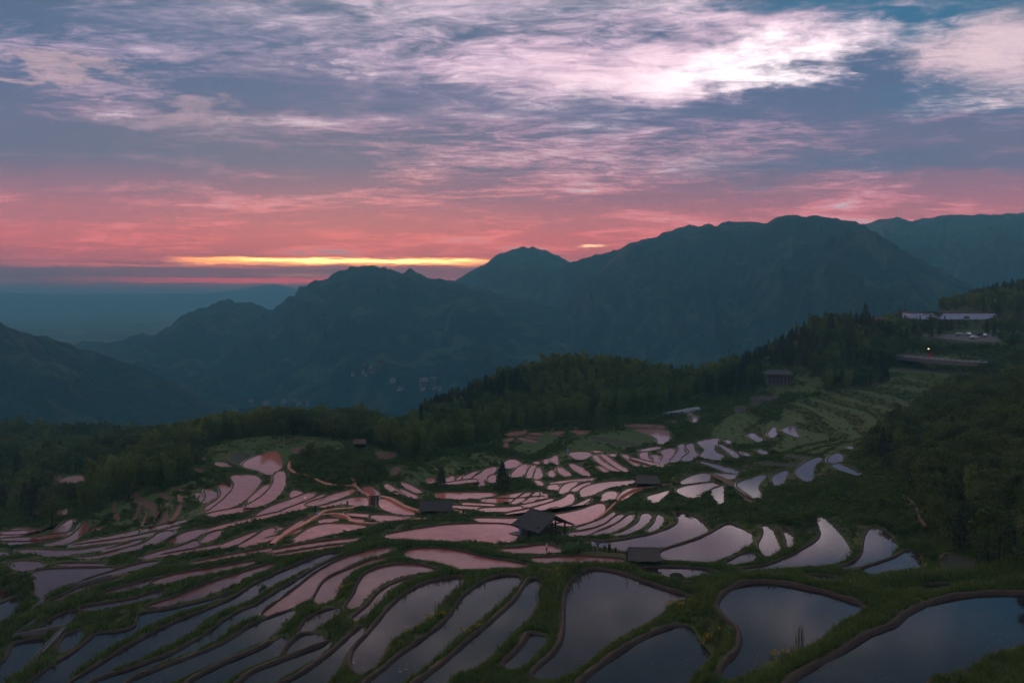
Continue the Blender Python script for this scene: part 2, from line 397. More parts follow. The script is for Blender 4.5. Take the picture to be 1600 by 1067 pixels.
# tile, water level in metres below the camera (None: read off the slope), kind, label, outline
N_ = None
FIELDS = [
('D', -26.5, 'w', 'large flooded paddy in the near right corner behind a thick mud bund', '870,650 960,600 1080,560 1200,535 1320,520 1450,515 1600,520 1720,525 1900,540 1900,800 1720,800 1600,815 1480,845 1360,875 1290,930 1200,985 1010,1010 960,1067 930,1180 60,1180 160,1067 240,1010 340,950 480,880 600,800 700,750 820,710'),
('C', -28.0, 'w', 'wide rounded flooded paddy ringed by a curved brown bund', '1290,600 1300,560 1340,510 1400,468 1490,446 1600,446 1700,456 1800,476 1930,502 2080,552 2200,592 2160,620 2070,665 1980,720 1920,775 1880,815 1780,850 1700,890 1600,920 1540,960 1420,1020 1290,1045 1340,950 1425,880 1445,800 1430,740 1350,670'),
('C', -30.0, 'w', 'flooded paddy at the bottom edge between two grassy bunds', '1000,720 1080,712 1120,730 1140,790 1190,840 1230,880 1200,930 1130,990 1080,1067 1060,1150 400,1150 440,1067 520,1000 640,910 760,830 880,770'),
('C', -31.0, 'w', 'tall bell shaped flooded paddy with a thin reed standing in it', '450,372 520,362 600,368 700,395 850,450 980,495 1100,525 1085,540 1010,548 960,590 900,650 820,685 720,740 620,800 540,860 440,940 380,990 300,1045 130,1050 150,990 250,910 310,840 335,760 335,600 345,500 380,430'),
('C', -31.6, 'w', 'small wedge shaped paddy tucked under a grassy bank', '110,760 200,775 200,830 130,880 100,920 50,970 0,985 -60,960 0,910 60,850 100,800'),
('B', -32.2, 'w', 'long flooded paddy mirroring a bright broken cloud', '1715,425 1775,420 1770,470 1740,560 1710,640 1640,720 1560,780 1520,830 1480,880 1400,940 1300,990 1200,1015 1180,1067 1140,1150 920,1150 960,1110 1060,1040 1200,930 1320,820 1440,720 1560,620 1640,540 1680,470'),
('B', -33.0, 'w', 'long S shaped flooded paddy with a bank of yellow flowers', '1470,415 1560,395 1640,400 1660,420 1620,470 1560,530 1480,600 1400,670 1300,740 1200,830 1100,920 1000,1000 900,1067 830,1150 620,1150 660,1110 720,1050 800,990 900,900 1000,830 1100,760 1180,700 1240,620 1290,540 1360,480 1420,440'),
('B', -33.8, 'w', 'flooded paddy shaped like a leaf pointing to the lower edge', '1320,405 1250,480 1180,530 1120,600 1100,660 1040,690 940,740 840,790 790,850 770,930 720,980 660,1020 610,1000 595,930 620,850 700,770 770,690 830,610 900,540 990,480 1080,440 1200,415'),
('B', -35.2, 'w', 'pinkish paddy under a hooked brown bund with yellow flowers', '670,400 720,365 800,340 900,325 1000,328 1080,345 1150,368 1080,378 960,390 880,410 790,445 740,480 690,530 650,580 600,610 560,600 590,550 620,510 640,450'),
('B', -34.5, 'w', 'narrow curved paddy between two grassy bunds', '1060,410 960,420 880,450 830,500 780,550 720,590 690,640 620,680 600,665 650,630 720,570 770,500 850,450 950,415'),
('B', -34.5, 'w', 'dark paddy along the lower edge beside a bund stub', '560,810 640,730 685,712 650,770 590,830 550,880 520,940 500,1000 420,1050 380,1150 80,1150 110,1110 200,1060 300,1010 400,940 480,880'),
('B', -35.7, 'w', 'short dark paddy cut off by a mud bund', '270,770 360,760 440,780 400,820 320,850 220,885 180,880 220,830'),
('B', -35.7, 'w', 'small dark paddy pinched between curving bunds', '540,600 500,650 420,690 340,740 270,760 300,690 360,640 450,610'),
('B', -35.2, 'w', 'dark strip paddy running off the lower edge', '-60,1040 0,990 200,920 320,870 430,830 480,800 430,870 340,930 200,1010 100,1067 40,1150 -190,1150'),
('A', -36.2, 'w', 'second dark strip paddy from the lower edge upward', '1790,770 1750,790 1600,870 1500,910 1400,950 1280,1010 1180,1067 1120,1150 1310,1150 1400,1050 1500,1000 1600,950 1700,920 1760,890 1780,830'),
('B', -36.0, 'w', 'flooded paddy with a hooked tip above yellow flowers', '820,290 720,320 640,345 580,390 530,440 500,500 480,540 420,570 370,570 360,550 400,470 440,420 520,380 620,340 720,300 790,290'),
('B', -36.7, 'w', 'long tapering paddy below the grassy fork of bunds', '640,260 760,230 860,222 830,255 760,270 680,290 600,320 500,370 430,410 390,450 350,510 320,550 240,580 120,620 30,650 80,600 180,530 260,470 360,390 440,340 540,290'),
('A', -36.9, 'w', 'broad dark strip paddy with smooth edges', '1810,618 1700,655 1600,695 1540,730 1440,800 1340,850 1200,905 1060,960 920,1010 800,1060 740,1150 920,1150 1080,1060 1250,985 1400,915 1600,820 1720,755 1800,690 1840,615'),
('A', -37.5, 'w', 'very long strip paddy sweeping up to the grassy fork', '2130,280 2040,330 1930,410 1800,500 1690,590 1620,640 1500,682 1430,730 1350,800 1200,872 1050,922 900,987 780,1032 680,1150 520,1150 560,1067 700,1020 820,985 960,930 1080,890 1200,820 1300,760 1400,680 1500,620 1600,585 1660,545 1740,495 1860,425 1980,345 2080,295 2160,262'),
('A', -38.1, 'w', 'longest strip paddy with a dark shrub on its bund', '2150,245 2000,270 1850,330 1700,400 1600,445 1540,490 1450,545 1300,610 1150,665 1050,710 950,760 850,820 740,880 620,960 500,1030 440,1067 400,1150 580,1150 640,1000 760,960 900,900 1050,830 1180,750 1290,670 1340,640 1450,590 1600,530 1680,470 1780,420 1900,360 2000,310 2100,265'),
('A', -38.7, 'w', 'brownish strip paddy under a grassy ledge', '1720,318 1600,350 1450,400 1300,445 1200,490 1080,540 960,575 900,600 1000,590 1100,560 1250,530 1350,490 1480,440 1530,410 1600,378 1720,340'),
('A', -38.9, 'w', 'broad dark paddy reaching the lower left edge', '1480,485 1380,530 1250,565 1100,600 950,625 860,640 860,720 760,750 600,760 560,800 480,870 380,930 300,980 180,1067 140,1150 340,1150 420,1040 520,940 640,870 780,790 900,720 1030,660 1180,605 1330,565 1440,510'),
('A', -39.3, 'w', 'little dark paddy beside the bent concrete channel', '360,860 400,780 470,740 540,740 500,800 440,850 370,880'),
('A', -40.0, 'w', 'dark paddy enclosed by the bent concrete channel', '80,820 260,790 290,780 250,840 220,900 180,960 130,1000 60,1010 10,1067 -20,1150 -160,1150 -160,1000 20,950 70,880'),
('A', -39.6, 'w', 'dark triangular paddy above the concrete channel', '480,610 380,640 310,680 260,720 220,740 400,720 440,670 480,640'),
('A', -39.4, 'w', 'thin blue grey strip of water in thick grass', '480,600 600,580 760,555 850,540 960,500 1060,480 1000,530 870,555 760,580 640,600 540,625'),
('A', -39.6, 'w', 'thin strip of water crossing the grassy slope', '620,510 760,470 880,440 1000,410 1080,385 1080,400 960,440 850,475 720,505'),
('A', -39.2, 'w', 'thin pink strip of water high on the grassy slope', '930,440 1060,395 1200,370 1400,340 1600,300 1600,320 1400,365 1250,395 1100,425 1000,455'),
('A', -41.2, 'w', 'blue grey pond with a pointed foot beside dark shrubs', '205,370 300,355 450,350 600,348 720,345 680,365 580,390 480,430 400,460 320,490 270,530 240,560 225,530 230,470 205,410'),
('A', -41.8, 'w', 'small oval pond near the dark shrubs', '40,325 100,305 200,302 260,315 280,340 220,345 180,365 120,370 60,350'),
('A', -41.5, 'w', 'sliver of water beside the oval pond', '330,322 500,320 680,325 600,335 480,335 360,332'),
('A', -42.0, 'w', 'patch of water half hidden at the picture edge', '-90,480 30,490 50,520 0,550 -90,565'),
('A', -41.5, 'w', 'dark paddy below shrubs at the picture edge', '0,580 120,515 130,540 110,600 60,650 0,690 -110,700 -110,590'),
('A', -40.7, 'w', 'pale strip paddy running along the concrete channel', '1020,305 900,315 800,340 720,365 620,395 540,420 480,445 600,415 720,390 820,360 920,335'),
('A', -40.2, 'w', 'thin water strip below the concrete channel', '400,520 520,460 640,435 760,405 800,400 700,430 560,465 480,500 300,570 280,575 330,545'),
('A', N_, 'w', N_, '80,235 200,232 350,240 450,238 600,220 750,195 700,215 600,240 500,255 440,262 400,278 300,278 180,258'),
('A', N_, 'w', N_, '-90,245 0,245 70,265 80,275 0,268 -90,265'),
('A', N_, 'w', N_, '890,165 800,195 700,225 640,240 680,248 780,215 860,195'),
('A', N_, 'w', N_, '440,285 600,275 700,250 800,220 900,195 950,165 1000,120 1100,118 1040,150 980,185 900,215 820,240 740,262 660,285 560,297'),
('A', N_, 'w', N_, '1060,205 1080,160 1180,120 1290,105 1260,130 1200,160 1160,185'),
('A', N_, 'w', N_, '1150,210 1230,168 1240,200 1140,235 1060,265 960,285 870,295 930,265 1020,238'),
('A', N_, 'w', N_, '1262,190 1290,140 1400,105 1340,160 1275,190'),
('A', N_, 'w', N_, '1280,245 1400,200 1600,120 1600,135 1450,205 1340,235'),
('A', N_, 'w', N_, '1470,228 1530,190 1600,150 1660,110 1725,95 1700,140 1640,190 1560,215'),
('A', N_, 'w', N_, '0,190 120,180 240,155 330,130 390,80 440,45 455,50 410,120 340,165 200,190 60,205'),
('A', N_, 'w', N_, '250,210 380,180 480,130 530,60 550,60 530,110 480,165 380,205 300,215'),
('A', N_, 'w', N_, '420,132 480,105 500,115 440,150 400,152'),
('A', N_, 'w', N_, '420,210 520,178 640,160 560,190 460,216'),
('A', N_, 'w', N_, '600,170 740,140 800,130 700,168'),
('A', N_, 'w', N_, '800,150 850,110 870,115 830,155'),
('A', N_, 'w', N_, '0,130 100,100 190,100 190,145 80,165 0,172'),
# right side
('D', -29.6, 'w', 'sliver of blue water behind the thick mud bund', '930,470 1050,460 1130,450 1160,462 1130,470 1000,485'),
('D', -33.0, 'd', 'small muddy pool at the foot of the wooded bank', '1100,270 1180,265 1290,310 1290,340 1150,355 1095,330'),
('D', -35.2, 'w', 'blue fan shaped paddy nearest the wooded bank', '880,225 920,250 950,300 960,345 880,360 760,365 660,390 600,368 570,362 700,318 820,278'),
('D', -36.4, 'w', 'blue fan shaped paddy with a shaded brown end', '608,150 650,90 740,130 790,200 795,245 740,285 690,302 640,315 560,340 480,352 430,350 520,330 580,290 600,240'),
('D', -37.4, 'w', 'wide blue paddy ending in a tall narrow tip', '-220,358 -100,350 0,336 100,298 200,248 300,192 338,150 330,110 305,50 310,20 370,70 440,140 500,230 500,285 430,318 330,335 200,345 60,352 -100,368'),
('D', N_, 'w', 'tiny sliver of water between two green banks', '88,95 110,100 140,160 140,220 125,220 120,170'),
('C', N_, 'w', 'narrow upright paddy between green banks and a bund', '1565,85 1590,85 1620,130 1650,200 1660,240 1620,270 1580,275 1550,230 1545,200 1570,160 1580,120'),
('D', -35.5, 'w', 'sliver of water under a short brown bund', '250,395 330,398 450,413 430,425 350,430 280,410'),
('C', -38.6, 'w', 'large paddy holding the reflection of an orange cloud', '1355,68 1400,90 1480,130 1495,185 1440,230 1340,275 1270,310 1200,318 1120,310 1040,302 960,305 930,280 930,245 1020,218 1100,193 1200,158 1290,108'),
('C', -39.8, 'w', 'large grey paddy right behind the group of visitors', '1020,5 1050,0 1140,30 1170,60 1210,110 1210,122 1150,147 1050,182 950,216 880,232 760,243 680,246 600,222 500,205 520,188 590,192 700,175 800,155 900,135 980,105 1030,80 1050,50'),
('C', N_, 'w', 'small triangular paddy below the cloud reflecting one', '1330,320 1400,288 1470,254 1500,257 1525,295 1450,315 1370,330'),
('C', -36.8, 'w', 'flat paddy with a dark boulder in it', '770,352 850,347 1000,347 1150,352 1290,375 1200,385 1150,405 1080,410 980,412 870,385'),
('C', -38.0, 'w', 'long flat paddy in front of the visitors', '80,290 250,285 400,280 500,285 600,290 700,300 690,310 560,310 300,305 200,320 150,310'),
('C', -35.4, 'w', 'thin ditch of water in the grass above the reed paddy', '1040,445 1130,445 1190,450 1130,462 1060,458'),
('B', -37.3, 'w', 'wide boat shaped paddy with a curved brown bund', '920,260 960,238 1050,230 1150,230 1250,242 1350,267 1450,292 1560,307 1640,322 1720,342 1640,352 1500,350 1400,360 1300,365 1250,355 1180,325 1060,300 960,290'),
('C', -39.5, 'w', 'pink paddy in front of the thatched pavilion', '-90,232 60,228 150,212 220,208 280,222 330,245 250,255 120,255 -60,253'),
('F', -40.8, 'w', 'broad pink paddy beside the thatched pavilion', '780,790 900,765 1050,740 1200,720 1400,712 1560,715 1640,735 1650,780 1620,810 1560,830 1400,828 1200,825 1050,815 900,805'),
('G', -41.8, 'w', 'big pink paddy behind the thatched pavilion', '0,682 150,672 300,652 430,627 540,582 580,592 580,640 520,680 440,710 340,725 250,715 150,690 50,715 -50,715 -200,700 -260,675'),
# middle left, pink terraces
('E', N_, 'w', 'bright pink curved paddy on the knoll', '1425,408 1600,412 1625,450 1590,490 1540,540 1500,580 1440,605 1400,620 1340,640 1290,645 1330,615 1400,560 1450,510 1475,460'),
('E', N_, 'w', 'glowing orange pink crescent paddy on the knoll', '1360,460 1440,490 1430,530 1390,570 1330,600 1270,635 1300,600 1370,560 1395,520'),
('E', N_, 'w', N_, '1275,495 1330,510 1350,540 1300,570 1262,588 1300,545'),
('E', N_, 'w', N_, '1250,535 1280,530 1290,555 1250,578'),
('E', N_, 'w', N_, '1215,525 1248,522 1243,550'),
('E', N_, 'w', N_, '1290,652 1400,630 1600,596 1600,612 1450,650 1310,664'),
('F', N_, 'w', N_, '60,470 70,480 40,540 -20,580 -60,575 0,520'),
('F', N_, 'w', 'broad pink flooded field on top of the knoll', '-80,330 0,290 60,275 130,255 150,330 150,370 100,385 90,405 60,400 0,375 -80,360'),
('F', N_, 'w', 'pink S shaped paddy below the stubble field', '110,405 170,380 170,480 130,530 80,575 0,600 -80,610 0,570 70,520 120,450'),
('F', N_, 'w', N_, '210,540 230,505 270,510 280,535 240,558'),
('F', N_, 'w', N_, '0,660 100,600 200,570 300,530 360,515 365,540 280,580 180,620 80,650 0,672'),
('F', N_, 'w', N_, '140,640 250,600 350,560 430,525 430,545 340,595 240,630 160,645'),
('F', N_, 'w', N_, '300,592 400,560 480,530 560,510 615,495 610,520 540,545 450,572 350,602'),
('F', N_, 'w', N_, '380,608 480,586 560,560 630,548 700,548 700,598 640,600 540,577 440,604'),
('F', N_, 'w', 'small pink paddy beside the dark gate posts', '660,490 710,478 750,505 770,530 740,540 700,525'),
('F', N_, 'w', 'pink paddy right of the dark gate posts', '770,555 830,560 880,592 930,622 1010,647 950,655 850,640 770,610'),
('F', N_, 'w', N_, '700,660 800,660 900,668 930,682 800,692 760,690'),
('F', N_, 'w', N_, '450,652 560,648 620,660 680,698 640,704 560,676 480,662'),
('F', N_, 'w', N_, '385,692 450,680 520,684 500,694 400,707'),
('F', -41.6, 'w', 'pink paddy below the forked stone path', '200,835 260,790 310,750 380,720 470,710 600,715 700,728 600,745 480,770 400,795 300,815'),
('F', N_, 'w', N_, '0,790 60,740 130,725 100,760 50,820 0,838 -100,850'),
('F', N_, 'w', N_, '60,835 150,775 230,725 300,682 280,715 200,765 120,825'),
('F', N_, 'w', N_, '1130,522 1350,520 1530,522 1430,545 1300,558 1200,555 1120,540'),
('F', N_, 'w', N_, '1400,562 1500,548 1640,522 1670,520 1600,558 1500,580 1430,572'),
('F', N_, 'w', N_, '1280,580 1400,588 1500,590 1440,602 1300,598'),
('F', N_, 'w', N_, '1370,618 1600,609 1680,604 1600,630 1430,632'),
('F', N_, 'w', N_, '810,460 850,480 905,525 880,525 820,485'),
('F', N_, 'w', N_, '890,490 960,520 1040,560 1000,560 930,525'),
('F', N_, 'w', N_, '910,450 980,480 1045,520 1000,515 930,475'),
('F', N_, 'w', N_, '1200,430 1240,410 1220,450 1195,450'),
('F', N_, 'w', N_, '1230,460 1290,405 1270,440 1240,468'),
('F', N_, 'w', N_, '1270,455 1310,410 1410,375 1400,390 1340,420 1300,455'),
('F', N_, 'w', 'forked pink paddy between the two conical conifers', '1355,425 1400,395 1450,365 1510,355 1480,400 1420,430 1420,480 1390,485 1365,460'),
('F', N_, 'w', N_, '1450,420 1500,400 1490,450 1465,450'),
('F', N_, 'w', N_, '1070,430 1120,430 1100,470'),
('F', N_, 'w', N_, '1545,335 1600,305 1660,335 1620,355 1560,370'),
# middle right
('G', N_, 'w', N_, '0,400 50,350 100,338 80,380 40,425 0,420'),
('G', N_, 'w', N_, '90,415 120,350 150,350 150,385 110,430'),
('G', N_, 'w', N_, '135,430 150,390 160,350 185,390 170,430'),
('G', N_, 'w', N_, '135,442 170,442 195,465 180,475'),
('G', N_, 'w', N_, '225,395 255,372 260,420 240,418'),
('G', N_, 'w', N_, '280,370 300,355 360,405 350,418 310,405'),
('G', N_, 'w', N_, '355,335 400,345 470,395 480,415 430,400 380,370'),
('G', N_, 'w', N_, '220,475 290,465 280,495 240,497'),
('G', N_, 'w', N_, '130,330 165,322 165,340'),
('G', N_, 'w', N_, '195,315 230,308 220,340 205,335'),
('G', N_, 'w', N_, '250,300 285,282 280,310 290,345 260,325'),
('G', N_, 'w', N_, '355,270 430,265 500,270 470,300 420,315 370,290'),
('G', N_, 'w', N_, '505,288 530,282 550,318 655,380 650,388 590,360 530,322'),
('G', N_, 'w', N_, '550,280 575,280 640,330 720,380 715,390 650,360 590,312'),
('G', N_, 'w', N_, '535,345 590,380 590,387 565,385'),
('G', N_, 'w', N_, '600,280 650,275 640,297'),
('G', N_, 'w', N_, '680,278 710,280 780,330 790,355 750,335'),
('G', N_, 'w', N_, '795,275 850,262 840,290 865,320 850,360 820,350 810,300'),
('G', N_, 'w', N_, '870,280 920,285 900,320 900,350 880,340 895,305'),
('G', N_, 'w', N_, '920,260 1010,238 1015,265 980,310 940,340 920,330 960,290'),
('G', N_, 'w', N_, '985,325 1030,280 1050,240 1040,220 1080,212 1060,240 1085,270 1050,300 1010,328'),
('G', N_, 'w', N_, '1050,315 1100,280 1120,260 1080,225 1130,207 1135,260 1155,270 1120,325'),
('G', N_, 'w', 'pale hourglass shaped paddy among the far terraces', '1155,205 1190,190 1300,177 1270,205 1250,240 1270,270 1320,290 1310,320 1200,302 1172,285 1215,255 1190,230'),
('G', N_, 'w', 'long thin pale paddy crossing the far green bank', '1160,318 1250,340 1350,365 1430,400 1330,385 1230,350'),
('G', N_, 'w', N_, '1280,210 1330,235 1390,270 1430,305 1390,298 1350,260'),
('G', N_, 'w', N_, '1325,190 1360,190 1365,218'),
('G', N_, 'w', N_, '1430,255 1500,300 1460,290'),
('G', N_, 'w', N_, '1525,245 1600,268 1590,282 1545,265'),
('G', N_, 'w', N_, '1480,167 1550,167 1550,200 1510,185'),
('G', N_, 'w', N_, '1452,160 1520,149 1500,161'),
('G', N_, 'w', N_, '700,95 830,95 960,103 960,119 850,114 720,106'),
('G', N_, 'w', 'pale boot shaped paddy at the edge of the woods', '740,120 960,130 985,142 960,210 915,215 915,180 850,152'),
('G', N_, 'w', N_, '0,142 100,135 60,150 0,163 -40,158'),
('G', N_, 'w', N_, '110,148 190,147 190,158 130,158'),
('G', N_, 'w', N_, '230,152 350,139 270,161'),
('G', N_, 'w', N_, '380,136 490,134 440,151 400,146'),
('G', N_, 'w', N_, '30,170 150,195 155,207 50,190'),
('G', N_, 'w', N_, '70,163 155,170 150,182'),
('G', N_, 'w', N_, '-55,212 -30,210 -30,240 -50,235'),
('G', N_, 'w', N_, '-55,192 0,178 -10,197'),
('G', N_, 'w', N_, '305,490 350,457 420,450 380,475 330,520 300,525'),
('G', N_, 'w', N_, '360,510 420,472 500,449 470,475 400,505'),
('G', N_, 'w', N_, '430,500 480,475 560,455 700,447 760,445 740,460 600,480 540,505 480,535 440,545 425,525'),
('G', N_, 'w', N_, '550,565 580,515 640,508 655,525 600,570'),
('G', N_, 'w', N_, '650,565 690,515 740,490 830,487 760,510 720,535 670,570'),
('G', N_, 'w', N_, '840,545 900,530 980,505 960,525 920,550 900,580 870,570'),
('G', N_, 'w', 'rounded grey paddy above the green bank', '1020,510 1060,483 1150,467 1250,458 1320,457 1230,482 1200,510 1170,550 1100,545'),
('G', N_, 'w', 'long pale paddy like a spearhead above the green bank', '1040,463 1100,425 1180,395 1300,398 1430,412 1380,430 1250,438 1130,453'),
('G', N_, 'w', 'curved wedge paddy hanging over the green bank', '1230,510 1270,492 1340,473 1320,500 1305,540 1315,590 1290,580 1260,545'),
('G', N_, 'w', 'pale paddy with a pointed lower tip above shrubs', '1400,465 1460,440 1540,415 1590,408 1530,460 1525,500 1555,550 1500,540 1440,500'),
('H', N_, 'w', 'small lilac paddy shaped like a tooth', '25,430 60,400 125,378 90,430 80,468 45,470'),
('H', N_, 'w', 'pale zigzag paddy high above the shrubs', '170,385 210,350 250,320 335,298 280,340 265,400 290,470 230,445 180,410'),
('H', N_, 'w', 'short pale paddy at the bend of the hillside', '375,310 410,280 455,278 455,320 430,330 385,335'),
('H', N_, 'w', 'narrow pale paddy trailing into a dirt bund', '395,347 440,342 500,375 610,415 600,425 520,400 440,372'),
('H', N_, 'w', N_, '485,240 520,232 515,248'),
('H', N_, 'w', 'pale triangular paddy on the green hillside', '80,128 140,100 165,105 175,150 200,175 150,160'),
('H', N_, 'w', N_, '0,150 40,105 50,130 30,175 10,160'),
('G', N_, 'w', N_, '0,640 100,625 200,595 330,555 350,530 380,525 390,575 300,600 180,640 80,662 -60,660'),
('G', N_, 'w', N_, '260,640 350,612 430,582 505,547 450,587 370,622 300,645'),
('G', N_, 'w', N_, '420,612 480,583 450,607'),
('G', N_, 'w', N_, '210,630 290,608 270,626'),
('G', N_, 'w', N_, '0,545 60,515 70,515 20,555 -60,570'),
('G', N_, 'w', N_, '0,580 80,522 125,515 60,565 0,592'),
('G', N_, 'w', N_, '60,585 110,560 150,512 170,515 160,550 110,577'),
('G', N_, 'w', N_, '185,555 195,520 225,530 200,562'),
('G', N_, 'w', N_, '0,607 150,582 260,552 250,567 150,597 20,615'),
('G', N_, 'w', N_, '380,745 500,710 600,668 640,632 640,660 560,715 450,742'),
('G', N_, 'w', N_, '340,772 500,752 600,712 650,664 700,650 680,685 600,728 500,766 380,792'),
('G', N_, 'w', N_, '490,782 600,742 680,703 730,655 755,660 740,690 660,743 560,775'),
('G', N_, 'w', N_, '620,785 720,752 800,705 815,645 865,652 850,690 780,748 700,776'),
('G', N_, 'w', N_, '840,762 900,705 910,658 930,652 930,710 890,748'),
('G', N_, 'w', 'winding bright pink water beside the polytunnel', '1110,15 1130,30 1155,45 1150,65 1120,85 1125,60'),
('G', N_, 'w', N_, '1000,70 1025,70 1020,86'),
('G', N_, 'w', N_, '500,262 520,256 560,262 540,268'),
('G', N_, 'w', N_, '780,258 900,232 940,236 850,256'),
('H', N_, 'w', 'bright pink paddy patch at the foot of the wood', '-100,-30 -75,-80 -32,-88 -48,-48'),
('H', N_, 'w', 'second bright pink patch at the foot of the wood', '-40,-60 0,-80 60,-92 48,-68'),
('H', N_, 'w', 'pale pink patch below the two bright ones', '-208,0 -160,-28 -144,0 -176,24'),
# bare clay and dry fields
('E', N_, 'c', N_, '820,545 860,540 900,570 975,590 960,625 920,635 930,600 860,575'),
('E', N_, 'c', N_, '1060,488 1160,500 1150,512'),
('E', N_, 'c', N_, '980,510 1060,545 1075,560 1040,560'),
('E', N_, 's', 'pale pinkish field beside the bamboo grove', '380,455 420,425 500,415 550,430 540,450 450,460'),
('E', N_, 'c', N_, '290,470 340,440 320,420 380,415 370,470'),
('E', N_, 's', 'tiny pale field patch under dark trees', '350,650 410,610 410,670'),
('E', N_, 'c', N_, '65,540 75,490 100,480 90,530'),
('E', N_, 's', 'narrow pink lit field edge on the knoll', '1340,330 1400,333 1450,346 1430,358 1380,348'),
('E', N_, 'c', N_, '1190,355 1300,390 1220,380'),
('F', N_, 'c', N_, '230,245 270,238 300,245 280,265 235,262'),
('F', N_, 'c', N_, '740,265 870,270 850,300 760,310'),
('F', N_, 'c', N_, '850,380 900,350 870,410 855,415'),
('E', N_, 'd', N_, '1420,285 1530,270 1560,300 1500,335 1440,330'),
]
# dirt terraces on the far right hillside and other narrow fields: centre lines with a thickness (frame pixels)
STRIPS = [
('d', 3, '1230,712 1262,716 1300,722'), ('d', 3, '1190,724 1225,728 1255,724'),
('d', 3, '1395,575 1430,578 1480,582 1520,586'),
('d', 3, '925,684 965,690 1000,698'),
('c', 4, '208,760 214,775 218,800 212,815'), ('c', 4, '232,788 245,800 240,818'), ('c', 5, '255,790 262,806 250,822 240,830'),
('c', 4, '180,785 176,800 185,812'),
('c', 3, '1110,740 1140,752 1160,770 1175,790'),
('w', 3.5, '140,845 200,835 250,823 290,813'), ('w', 3.2, '112,853 175,846 235,835 280,823'), ('w', 3.0, '282,842 330,826 390,812 440,800'),
('w', 3.0, '0,842 60,840 120,832 165,824'), ('w', 3.0, '0,832 50,830 100,823'), ('w', 2.6, '345,852 400,838 440,824'), ('w', 2.6, '250,868 300,860 340,852'),
('w', 2.6, '405,846 440,836 470,828'), ('w', 2.6, '700,790 740,793 790,794'), ('w', 2.6, '760,780 810,781 850,776'), ('w', 2.6, '540,802 590,806 640,808'),
('w', 2.6, '860,755 890,751 930,748'), ('w', 2.6, '960,752 985,751'), ('w', 2.6, '985,715 1010,722 1035,728'), ('w', 2.6, '690,757 720,752 745,750'),
('w', 2.6, '420,862 470,853 520,846 560,842'), ('w', 2.6, '300,880 360,869 420,858'), ('w', 2.6, '430,868 490,858 540,851'),
]
CLAY = {'c': 'clay', 's': 'stubble', 'd': 'drymud', 'w': 'water'}

def chaikin(P, n=2):
    for _ in range(n):
        Q = np.roll(P, -1, 0)
        P = np.stack([P * 0.75 + Q * 0.25, P * 0.25 + Q * 0.75], 1).reshape(-1, 2)
    return P

def swell(P, kind):
    '''give back what the corner rounding took, more so for slim fields'''
    x, y = P[:, 0], P[:, 1]; a = (x * np.roll(y, -1) - np.roll(x, -1) * y).sum() / 2
    t = np.roll(P, -1, 0) - np.roll(P, 1, 0); t /= np.maximum(np.hypot(*t.T), 1e-9)[:, None]
    n = np.stack([t[:, 1], -t[:, 0]], 1) * (1 if a > 0 else -1)
    g = (1.3 if abs(a) < 900 else 0.8) * (1.0 if P[:, 1].mean() < 880 else 0.4)
    return P + n * g * np.array([1.0, 0.75])
polys = []
for tile, lev, kind, label, s in FIELDS:
    ox, oy = TILE[tile]
    P = np.array([[float(a) for a in q.split(',')] for q in s.split()])
    P = np.stack([ox + P[:, 0] / 4.0, oy + P[:, 1] / 4.0], 1)
    polys.append(dict(px=swell(chaikin(P), kind), lev=lev, kind=kind, label=label, ctr=P))
for kind, th, s in STRIPS:
    L = np.array([[float(a) for a in q.split(',')] for q in s.split()])
    t = np.linspace(0, 1, len(L)); hw = th * 0.5 * (0.35 + 0.65 * np.sin(np.pi * np.clip(t, 0.08, 0.92)))
    up = np.stack([L[:, 0], L[:, 1] - hw], 1); dn = np.stack([L[:, 0], L[:, 1] + hw], 1)
    P = np.concatenate([up, dn[::-1]])
    polys.append(dict(px=swell(chaikin(P), kind), lev=None, kind=kind, label=None, ctr=P))
def area_centroid(P):
    x, y = P[:, 0], P[:, 1]; x2, y2 = np.roll(x, -1), np.roll(y, -1)
    c = x * y2 - x2 * y; a = c.sum() / 2
    if abs(a) < 1e-6: return a, P.mean(0)
    return a, np.array([((x + x2) * c).sum(), ((y + y2) * c).sum()]) / (6 * a)

